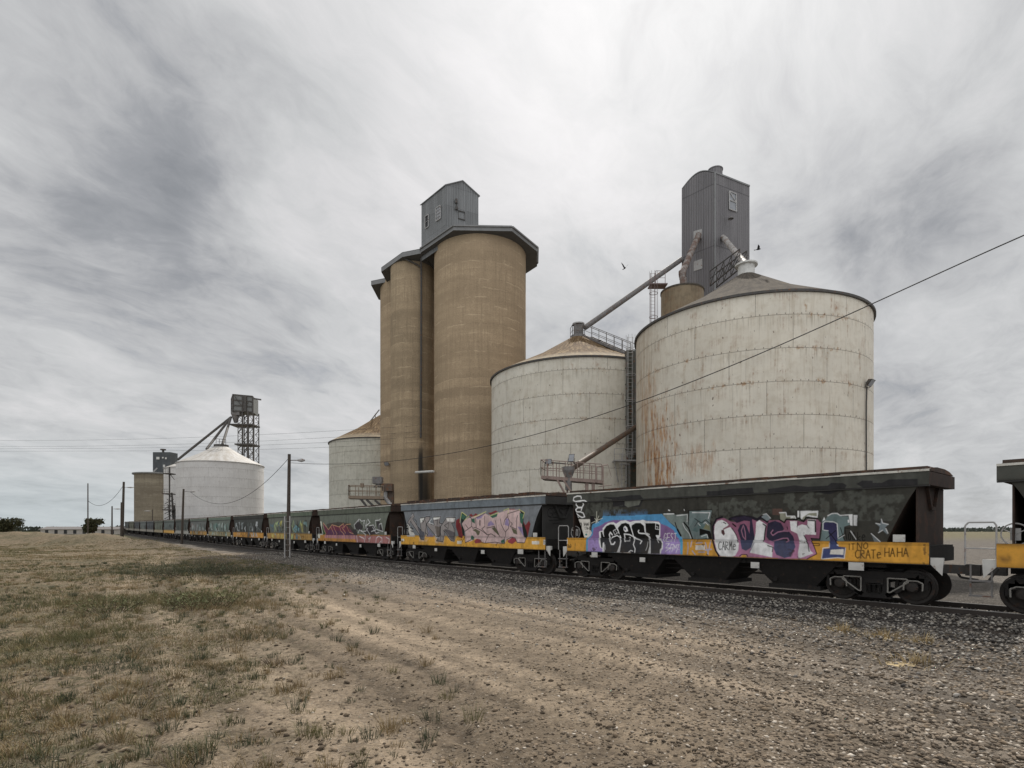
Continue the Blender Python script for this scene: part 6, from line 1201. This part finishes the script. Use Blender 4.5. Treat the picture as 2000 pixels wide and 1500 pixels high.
def scribble(c, seed, pal, t0, t1, z0=1.75, z1=3.0, n_=18, w_=.05):
    rg = random.Random(seed)
    for i in range(n_ // 3):
        t = rg.uniform(t0, t1); z = rg.uniform(z0 + .2, z1 - .2); p = [(t + rg.uniform(-.7, .7), min(z1, max(z0, z + rg.uniform(-.6, .6)))) for _ in range(6)]; p.sort(key=lambda q: math.atan2(q[1] - z, q[0] - t)); c.poly(p, pal[rg.randrange(len(pal))], .85, raw=True)
    for i in range(n_):
        t = t0 + (t1 - t0) * (i + .5) / n_; x, z = t, z0 + .1; p = [(x, z)]
        for _ in range(5): x = t + rg.uniform(-.45, .45); z = rg.uniform(z0, z1); p.append((x, z))
        c.line(p, w_ * rg.uniform(.7, 1.6), (pal + [(24, 24, 24)] * 2)[rg.randrange(len(pal) + 2)], .9, raw=True)

# shared wagon parts (local frame: x along the train, +y towards the camera side, z up from rail head)
hL = L / 2; HW = 1.4
def inset(z): return .22 + .78 * max(0, min(1, (3.30 - z) / 1.55)) ** .8
def end_sheet_mesh(sg, mt_):
    mb = MB(); zs = np.linspace(3.28, 1.75, 10)
    for a, b_ in zip(zs[:-1], zs[1:]): mb.add([(sg * (hL - inset(a) - .03), -HW + .05, a), (sg * (hL - inset(a) - .03), HW - .05, a), (sg * (hL - inset(b_) - .03), HW - .05, b_), (sg * (hL - inset(b_) - .03), -HW + .05, b_)], [(0, 1, 2, 3) if sg > 0 else (3, 2, 1, 0)])
    mb.add([(sg * (hL - 1.03), -HW + .05, 1.75), (sg * (hL - 1.03), HW - .05, 1.75), (sg * (hL - 2.2), HW - .3, .95), (sg * (hL - 2.2), -HW + .3, .95)], [(0, 1, 2, 3)])
    mb.box(min(sg * (hL - .26), sg * (hL - .02)), max(sg * (hL - .26), sg * (hL - .02)), -HW + .03, HW - .03, 3.30, 3.66)
    mb.box(min(sg * (hL - .32), sg * (hL - .28)), max(sg * (hL - .32), sg * (hL - .28)), -HW + .1, HW - .1, 1.66, 3.30)
    for y in (-.55, .55): mb.bar((sg * (hL - .24), y, 3.3), (sg * (hL - .24), y * .35, 2.7), .07, .1)
    mb.bar((sg * (hL - .24), -.2, 2.7), (sg * (hL - .24), .2, 2.7), .07, .1)
    return mb.mesh('end_sheet', mt_)
meshes = {}
for nm, mt_ in (('b', M['endbrown']), ('d', M['enddark'])):
    for sg in (-1, 1): meshes['end' + nm + str(sg)] = end_sheet_mesh(sg, mt_)
def mk(name, fn, mt_, smooth=False): mb = MB(); fn(mb); meshes[name] = mb.mesh(name.split('#')[0], mt_, smooth)
def f_roof(mb):
    prof_ = [(-HW + .02, 3.69), (-.9, 3.79), (-.4, 3.83), (.4, 3.83), (.9, 3.79), (HW - .02, 3.69)]
    for (a, za), (b_, zb2) in zip(prof_[:-1], prof_[1:]): mb.add([(-hL + .05, a, za), (hL - .05, a, za), (hL - .05, b_, zb2), (-hL + .05, b_, zb2)], [(0, 1, 2, 3)])
    for e_ in (-hL + .05, hL - .05): mb.add([(e_, a, z) for a, z in prof_], [tuple(range(6))])
    mb.box(-hL + .3, hL - .3, -.3, .3, 3.84, 3.90); rg = random.Random(3); x = -hL + .1
    while x < hL - .4: w2 = rg.uniform(.9, 2.1); mb.box(x, min(x + w2, hL - .1), HW - .55, HW - .08, 3.72, 3.80 + rg.uniform(-.02, .02)); x += w2 + .03
mk('roof', f_roof, M['roofbrown'])
def f_hatch(mb):
    for x in np.arange(-hL + .8, hL - .5, .78): mb.path([(x, HW - .12, 3.70), (x + .05, HW - .14, 3.86), (x + .22, HW - .3, 3.88)], .018, 5)
    for x in np.arange(-hL + 1.2, hL - 1, 1.55): mb.box(x, x + 1.1, -.5, HW - .35, 3.80, 3.93)
mk('roof_hatch', f_hatch, M['roofbrown'])
def f_lip(mb):
    rg = random.Random(2); x = -hL
    while x < hL: w2 = min(rg.uniform(1.2, 2.2), hL - x); mb.box(x, x + w2 + .001 * 0, HW - .02, HW + .025, 3.66, 3.695 + rg.uniform(0, .025)); x += w2
mk('top_lip', f_lip, M['lip'])
def f_under(mb):
    mb.box(-hL + .1, hL - .1, -.25, .25, .95, 1.3); mb.box(-hL + .02, -hL + .25, -HW + .1, HW - .1, 1.2, 1.6); mb.box(hL - .25, hL - .02, -HW + .1, HW - .1, 1.2, 1.6)
    for s in (-1, 1): mb.box(s * (hL - 1.4) - .35, s * (hL - 1.4) + .35, -1.2, 1.2, 1.02, 1.2); mb.box(s * (hL - .95) - .9, s * (hL - .95) + .9, -HW + .08, HW - .08, 1.60, 1.66)
    mb.box(-hL + .1, hL - .1, -HW + .06, HW - .06, 1.2, 1.26)
    mb.tube((-4.6, .95, 1.0), (4.6, .95, 1.0), .03, 6); mb.box(-hL + 2.7, -hL + 3.3, .2, .9, .7, 1.2); mb.tube((hL - 3.4, .2, .85), (hL - 2.7, .2, .85), .2, 12)
mk('underframe', f_under, M['black'])
def f_chute(mb):
    mb.add([(-1.49, -1.25, 1.22), (1.49, -1.25, 1.22), (1.49, 1.28, 1.22), (-1.49, 1.28, 1.22), (-.62, -.5, .30), (.62, -.5, .30), (.62, 1.0, .30), (-.62, 1.0, .30)], [(0, 1, 5, 4), (1, 2, 6, 5), (2, 3, 7, 6), (3, 0, 4, 7), (4, 5, 6, 7)])
    mb.box(-.8, .8, -.6, 1.05, .22, .34); mb.box(-1.49, 1.49, 1.12, 1.2, .98, 1.22); mb.tube((-1.5, .6, .62), (1.5, .6, .62), .035, 6); mb.tube((-1.5, .9, .82), (1.5, .9, .82), .025, 6); mb.bar((-.6, 1.02, .34), (.7, 1.02, .34), .05); mb.tube((.55, .9, .5), (.55, 1.15, .5), .07, 8)
mk('chute', f_chute, M['black'])
def f_wheel(mb): mb.lathe((0, 0, 0), [(0, .10), (.10, .10), (.13, .03), (.36, .0), (.40, .05), (.47, .05), (.48, -.05), (.51, -.07), (.51, -.10), (.40, -.10), (0, -.08)], 36, axis='y')
mk('wheel', f_wheel, M['wheel'], True)
def f_sf(mb):
    Y = .0
    def B(a, b_, w_=.12, t_=.14): mb.bar((a[0], Y, a[1]), (b_[0], Y, b_[1]), t_, w_)
    B((-1.08, .78), (1.08, .78), .20); B((-1.26, .62), (-1.04, .80), .18); B((1.26, .62), (1.04, .80), .18)
    for s in (-1, 1):
        B((s * .98, .70), (s * .36, .22), .15); B((s * .27, .74), (s * .27, .24), .12); B((s * 1.2, .68), (s * 1.2, .42), .10); B((s * .68, .60), (s * .68, .40), .09)
        B((s * 1.2, .66), (s * .7, .66), .16)
    B((-.42, .20), (.42, .20), .16); B((-.5, .33), (-.3, .2)); B((.5, .33), (.3, .2))
def f_ed(mb):
    Y = .085; cc = lambda pts_: mb.path([(x, Y, z) for x, z in pts_], .02, 4)
    for s in (-1, 1): cc([(s * .34, .30), (s * .34, .70), (s * .80, .70), (s * .84, .62), (s * .40, .30), (s * .34, .30)]); cc([(s * 1.16, .40), (s * 1.17, .60), (s * 1.05, .66), (s * .82, .66), (s * .73, .58), (s * .72, .40)])
mk('side_frame#far', f_sf, M['black'])
mb = MB(); f_sf(mb); nf = len(mb.f); f_ed(mb); me_ = mb.mesh('side_frame', M['black']); me_.materials.append(M['chalk'])
mi = np.zeros(len(me_.polygons), np.int32); mi[nf:] = 1; me_.polygons.foreach_set('material_index', mi); meshes['side_frame'] = me_
def f_sp(mb):
    for x in (-.13, .0, .13):
        for y in (-.06, .06):
            for k in range(7): mb.ring((x, y, .30 + k * .035), .045, .012, 8)
    mb.box(-.24, .24, -.1, .1, .56, .70); mb.box(-.24, .24, -.1, .1, .52, .535)
mk('spring_set', f_sp, M['black'])
def f_box(mb): mb.lathe((0, 0, 0), [(.15, -.1), (.15, .08), (.11, .12), (.04, .13), (0, .13)], 14, axis='y')
mk('axle_box', f_box, M['wheel'])
def f_bol(mb): mb.box(-.2, .2, -.95, .95, .55, .95); [mb.tube((s * .92, -.9, .48), (s * .92, .9, .48), .07, 8) for s in (-1, 1)]
mk('bogie', f_bol, M['black'])
def f_rail(mb):
    # corner handrail hoop and step at the end nearest the next wagon
    mb.path([(0, 0, .0), (0, 0, 1.0), (.05, 0, 1.08), (.55, 0, 1.08), (.62, 0, 1.0), (.62, 0, .0)], .022, 6); mb.tube((0, 0, .42), (.62, 0, .42), .018, 5)
mk('handrail', f_rail, M['galv'])
def f_step(mb):
    for x in (0, .42): mb.bar((x, 0, 0), (x, 0, -.78), .035)
    mb.bar((-.02, 0, -.78), (.45, 0, -.78), .16, .035); mb.bar((-.02, 0, -.4), (.45, 0, -.4), .16, .035)
mk('step', f_step, M['steel_gy'])
def f_cp(mb): mb.box(0, .75, -.12, .12, .88, 1.12); mb.box(.55, .85, -.2, .2, .85, 1.15); mb.path([(.1, .5, 1.1), (.3, .5, .75), (.7, .45, .7)], .035, 6)
mk('coupler', f_cp, M['steel_dk'])
def f_tag(mb): mb.box(-.16, .16, 0, .012, -.11, .11)
mk('placard', f_tag, M['whitepaint'])
def f_bw(mb): mb.ring((0, 0, 0), .27, .018, 20, axis='y'); [mb.tube((0, 0, 0), (math.cos(a) * .27, 0, math.sin(a) * .27), .012, 5) for a in (.5, 2.6, 4.7)]; mb.box(-.1, .1, -.1, -.02, -.15, .15)
mk('brake_wheel', f_bw, M['galv'])
def f_bolt(mb): mb.box(0, .28, -.05, .06, -.09, .09); mb.add([(.0, .06, -.09), (.28, .06, -.09), (.02, .06, -.38)], [(0, 1, 2)])
mk('white_bracket', f_bolt, M['whitepaint'])

pm, n, b = mat('wagon_paint', .75, .12); n.put(b.inputs['Base Color'], n.mix(n.ss(n.noise(n.tc('Object'), 14, 5, .7), .5, .8, 0, .22), n.attr('Paint'), (.05, .042, .035))); n.put(b.inputs['Normal'], n.bump(n.noise(n.tc('Object'), 3, 4, .6), .12, .03)); M['paint'] = pm
def grid(name, img, cvs, z0, z1, y, res, parent, t_in=None, bulge=0):
    nt, nz = int(L / res) + 1, max(2, int((z1 - z0) / res) + 1); zs = np.linspace(z0, z1, nz); f = np.linspace(0, 1, nt)
    ins = np.array([t_in(z) if t_in else 0. for z in zs]); T_ = ins[:, None] + f[None] * (L - 2 * ins[:, None]); Zg = np.repeat(zs[:, None], nt, 1)
    Yg = y + bulge * np.sin(np.pi * (Zg - z0) / (z1 - z0))
    H, W_ = img.shape[:2]; r2 = cvs.res * 2; ix = np.clip((T_ - cvs.t0) / r2 - .5, 0, W_ - 1.001); iz = np.clip((Zg - cvs.z0) / r2 - .5, 0, H - 1.001)
    x0, y0 = ix.astype(int), iz.astype(int); fx, fy = (ix - x0)[..., None], (iz - y0)[..., None]
    col_ = (img[y0, x0] * (1 - fx) + img[y0, x0 + 1] * fx) * (1 - fy) + (img[y0 + 1, x0] * (1 - fx) + img[y0 + 1, x0 + 1] * fx) * fy
    me = bpy.data.meshes.new(name); V = np.stack([T_ - hL, Yg, Zg], -1).reshape(-1, 3); ii = np.arange(nt * nz).reshape(nz, nt)
    q = np.stack([ii[:-1, :-1], ii[1:, :-1], ii[1:, 1:], ii[:-1, 1:]], -1).reshape(-1, 4)
    me.vertices.add(len(V)); me.vertices.foreach_set('co', V.ravel()); me.loops.add(q.size); me.loops.foreach_set('vertex_index', q.ravel()); me.polygons.add(len(q)); me.polygons.foreach_set('loop_start', np.arange(0, q.size, 4)); me.polygons.foreach_set('loop_total', np.full(len(q), 4)); me.polygons.foreach_set('use_smooth', np.ones(len(q), bool)); me.update()
    ca = me.color_attributes.new('Paint', 'FLOAT_COLOR', 'POINT'); ca.data.foreach_set('color', np.concatenate([col_.reshape(-1, 3), np.ones((len(V), 1))], 1).ravel())
    me.materials.append(M['paint']); o = bpy.data.objects.new(name, me); C.objects.link(o); o.parent = parent; return o
def wagon(k, Pr, d, label, base, sill, fascia, res, paint, endk='b', hatches=False, detail=2):
    nrm = np.array([d[1], -d[0]]); ctr = Pr + d * hL + nrm * HW; zr = RAILTOP + float(rise(ctr[1]))
    slope = float(rise((Pr + d * L)[1]) - rise(Pr[1])) / L
    t = thing('hopper_wagon', label, 'wagon', (ctr[0], ctr[1], zr), math.atan2(d[1], d[0]), 'graffitied grain hopper wagons coupled in one train')
    t.rotation_euler = (0, -math.atan(slope), math.atan2(d[1], d[0])); t.rotation_mode = 'XYZ'
    cvs = Canvas(res, base, sill, fascia, Pr, Pr + d * L, RAILTOP + float(rise((Pr + d * hL)[1])))
    if paint: paint(cvs)
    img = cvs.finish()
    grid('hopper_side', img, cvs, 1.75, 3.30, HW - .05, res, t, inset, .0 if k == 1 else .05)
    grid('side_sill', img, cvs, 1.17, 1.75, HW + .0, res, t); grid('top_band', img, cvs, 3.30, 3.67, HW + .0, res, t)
    mb = MB(); mb.box(-hL, hL, HW - .10, HW - .004, 1.735, 1.753); mb.box(-hL, hL, HW - .10, HW - .006, 1.15, 1.168); mb.box(-hL, -hL + .01, HW - .1, HW - .002, 1.17, 1.75); mb.box(hL - .01, hL, HW - .1, HW - .002, 1.17, 1.75); mb.box(-hL, hL, HW - .1, HW - .006, 3.26, 3.298)
    mb.box(-hL + .3, hL - .3, -HW, -HW + .08, 1.2, 3.67)
    mb.obj('frame_edge', M['enddark'], t)
    for sg in (-1, 1): inst('end_sheet', meshes['end' + endk + str(sg)], t)
    inst('roof', meshes['roof'], t); inst('top_lip', meshes['top_lip'], t); inst('underframe', meshes['underframe'], t)
    if hatches: inst('roof_hatch', meshes['roof_hatch'], t)
    for x in (-3.0, 0, 3.0):
        if detail or x == 0: o = inst('chute', meshes['chute'], t); o.location = (x, 0, 0)
    for s in (-1, 1):
        bg = inst('bogie', meshes['bogie'], t); bg.location = (s * (hL - 1.38), 0, 0)
        for y in ((-1, 1) if detail else (1,)):
            for x in (-.92, .92):
                w_ = inst('wheel', meshes['wheel'], bg); w_.location = (x, y * .80, .50); w_.rotation_euler = (0, 0, 0 if y > 0 else math.pi)
                if detail > 1 and y > 0: ab = inst('axle_box', meshes['axle_box'], bg); ab.location = (x, 1.02, .50)
            if detail: sf = inst('side_frame', meshes['side_frame' if detail > 1 and y > 0 else 'side_frame#far'], bg); sf.location = (0, y * 1.02, .02)
        if detail > 1: o = inst('spring_set', meshes['spring_set'], bg); o.location = (0, 1.02, .0)
    if detail > 0:
        cp = inst('coupler', meshes['coupler'], t); cp.location = (hL, 0, 0); cp = inst('coupler', meshes['coupler'], t); cp.location = (-hL, 0, 0); cp.rotation_euler = (0, 0, math.pi)
    if detail > 0:
        for (x, z, sc) in ((hL - 1.6, 1.05, 1), (-hL + 1.75, 1.06, 1.25), (2.6, .93, .8), (-1.9, .93, .9), (-hL + .68, 1.86, .9)):
            o = inst('placard', meshes['placard'], t); o.location = (x, HW - (.02 if z < 1.2 else -.01), z); o.scale = (sc, 1, sc)
        o = inst('handrail', meshes['handrail'], t); o.location = (hL + .02, HW - .12, 1.2)
        o = inst('step', meshes['step'], t); o.location = (hL + .1, HW - .08, 1.2)
        o = inst('white_bracket', meshes['white_bracket'], t); o.location = (-hL - .30, HW - .1, 1.26); o = inst('white_bracket', meshes['white_bracket'], t); o.location = (hL + .28, HW - .1, 1.26); o.rotation_euler = (0, 0, 0); o.scale = (-1, 1, 1)
    if detail > 1:
        o = inst('brake_wheel', meshes['brake_wheel'], t); o.location = (hL - .32, HW - .22, 1.98)
        if k > 1: o = inst('step', meshes['step'], t); o.location = (-hL + .1, HW - .08, 1.15)
    return t, cvs
dk_ = (60, 59, 54)
wagon(0, Pr0 - Dv * PITCH, Dv, 'plain dark hopper wagon at the right edge of the picture', dk_, (192, 140, 16), (76, 77, 72), .06, None)
w1, c1 = wagon(1, starts[0], Dv, 'nearest whole hopper wagon, dark green with black GEST lettering and yellow sill', dk_, (192, 140, 16), (74, 75, 70), .0125, paint1)
w2, c2 = wagon(2, starts[1], Dv, 'blue-grey hopper wagon with silver and pink graffiti over a yellow sill', (112, 116, 120), (198, 146, 20), (104, 112, 118), .02, paint2, 'd', True)
w3, c3 = wagon(3, starts[2], heading(2), 'grey-green hopper wagon with red zigzag and white scribble graffiti', (102, 107, 97), (172, 122, 48), (90, 95, 84), .025, paint3)
# GEST tag on the dark end of the blue-grey wagon
tg_ = MB(); bkk = M['wire']
def endpt(u_, z): return Vector((-(hL - .27), HW - .35 - u_, z))
for i, ch in enumerate('GEST'):
    for st in FONT[ch]:
        pp = [endpt(.05 + i * .38 + .32 * x, 3.12 - .42 * y) for x, y in st]; tg_.path(pp, .016, 4)
tg_.path([endpt(.15, 2.55), endpt(1.0, 2.57)], .014, 4); tg_.path([endpt(.4, 2.42), endpt(.9, 2.44)], .014, 4); tg_.obj('painted_tag', bkk, w2)
specs = [((98, 102, 94), (160, 126, 64), 'hopper wagon behind the braced pole with blue and yellow graffiti', [(110, 160, 170), (150, 170, 120), (176, 170, 90), (70, 110, 130), (120, 150, 150)], (96, 106, 92)),
         ((68, 71, 69), (176, 128, 42), 'dark hopper wagon with silver block graffiti and clean yellow sill, left of the braced pole', [(140, 148, 150), (96, 104, 104), (60, 60, 60), (170, 176, 178)], (60, 62, 60)),
         ((98, 106, 100), (138, 128, 96), 'green hopper wagon with pale teal scribble graffiti', [(140, 160, 156), (90, 130, 124), (170, 180, 176)], (98, 112, 102)),
         ((98, 102, 100), (160, 124, 58), 'pale green hopper wagon with a maroon and white graffiti patch', [(150, 160, 158), (120, 100, 98), (96, 120, 116)], (96, 106, 98)),
         ((78, 84, 82), (146, 146, 140), 'dark grey hopper wagon with a pale sill behind the leaning light pole', [(100, 106, 104), (84, 92, 90)], (74, 80, 76)),
         ((96, 104, 102), (188, 148, 66), 'grey hopper wagon with a yellow sill left of the leaning light pole', [(120, 128, 126), (90, 100, 98)], (88, 96, 92)),
         ((98, 102, 92), (150, 140, 116), 'drab olive hopper wagon in the far part of the train', [(110, 116, 108)], (90, 94, 84)),
         ((82, 86, 90), (140, 136, 128), 'slate grey hopper wagon in the far part of the train', [(96, 100, 104)], (76, 80, 84)),
         ((100, 106, 106), (140, 136, 128), 'pale grey hopper wagon below the far concrete silo', [(112, 118, 116)], (92, 98, 98)),
         ((74, 78, 82), (130, 126, 118), 'very small dark hopper wagon below the left edge of the far concrete silo', [(90, 94, 96)], (70, 74, 78)),
         ((92, 94, 84), (130, 126, 118), 'second last hopper wagon visible at the far end', [(100, 102, 92)], (84, 88, 78)),
         ((80, 84, 84), (130, 126, 118), 'last tiny hopper wagon at the far end of the train', [(90, 94, 92)], (74, 78, 78))]
for j, (bc, sc_, lb, pal, fb) in enumerate(specs):
    k = j + 4
    def pt_(c, j=j, pal=pal):
        scribble(c, 40 + j, pal, 1.5, 12.0, 1.8, 2.95, 22 if j < 4 else 12, .06 if j < 4 else .09)
        if j < 4: scribble(c, 90 + j, pal, 2, 11.5, 1.2, 1.75, 12, .05)
    wagon(k, starts[k - 1], heading(k - 1), lb, bc, sc_, fb, .05 if j < 3 else .10, pt_, detail=2 if j < 2 else 1 if j < 6 else 0)
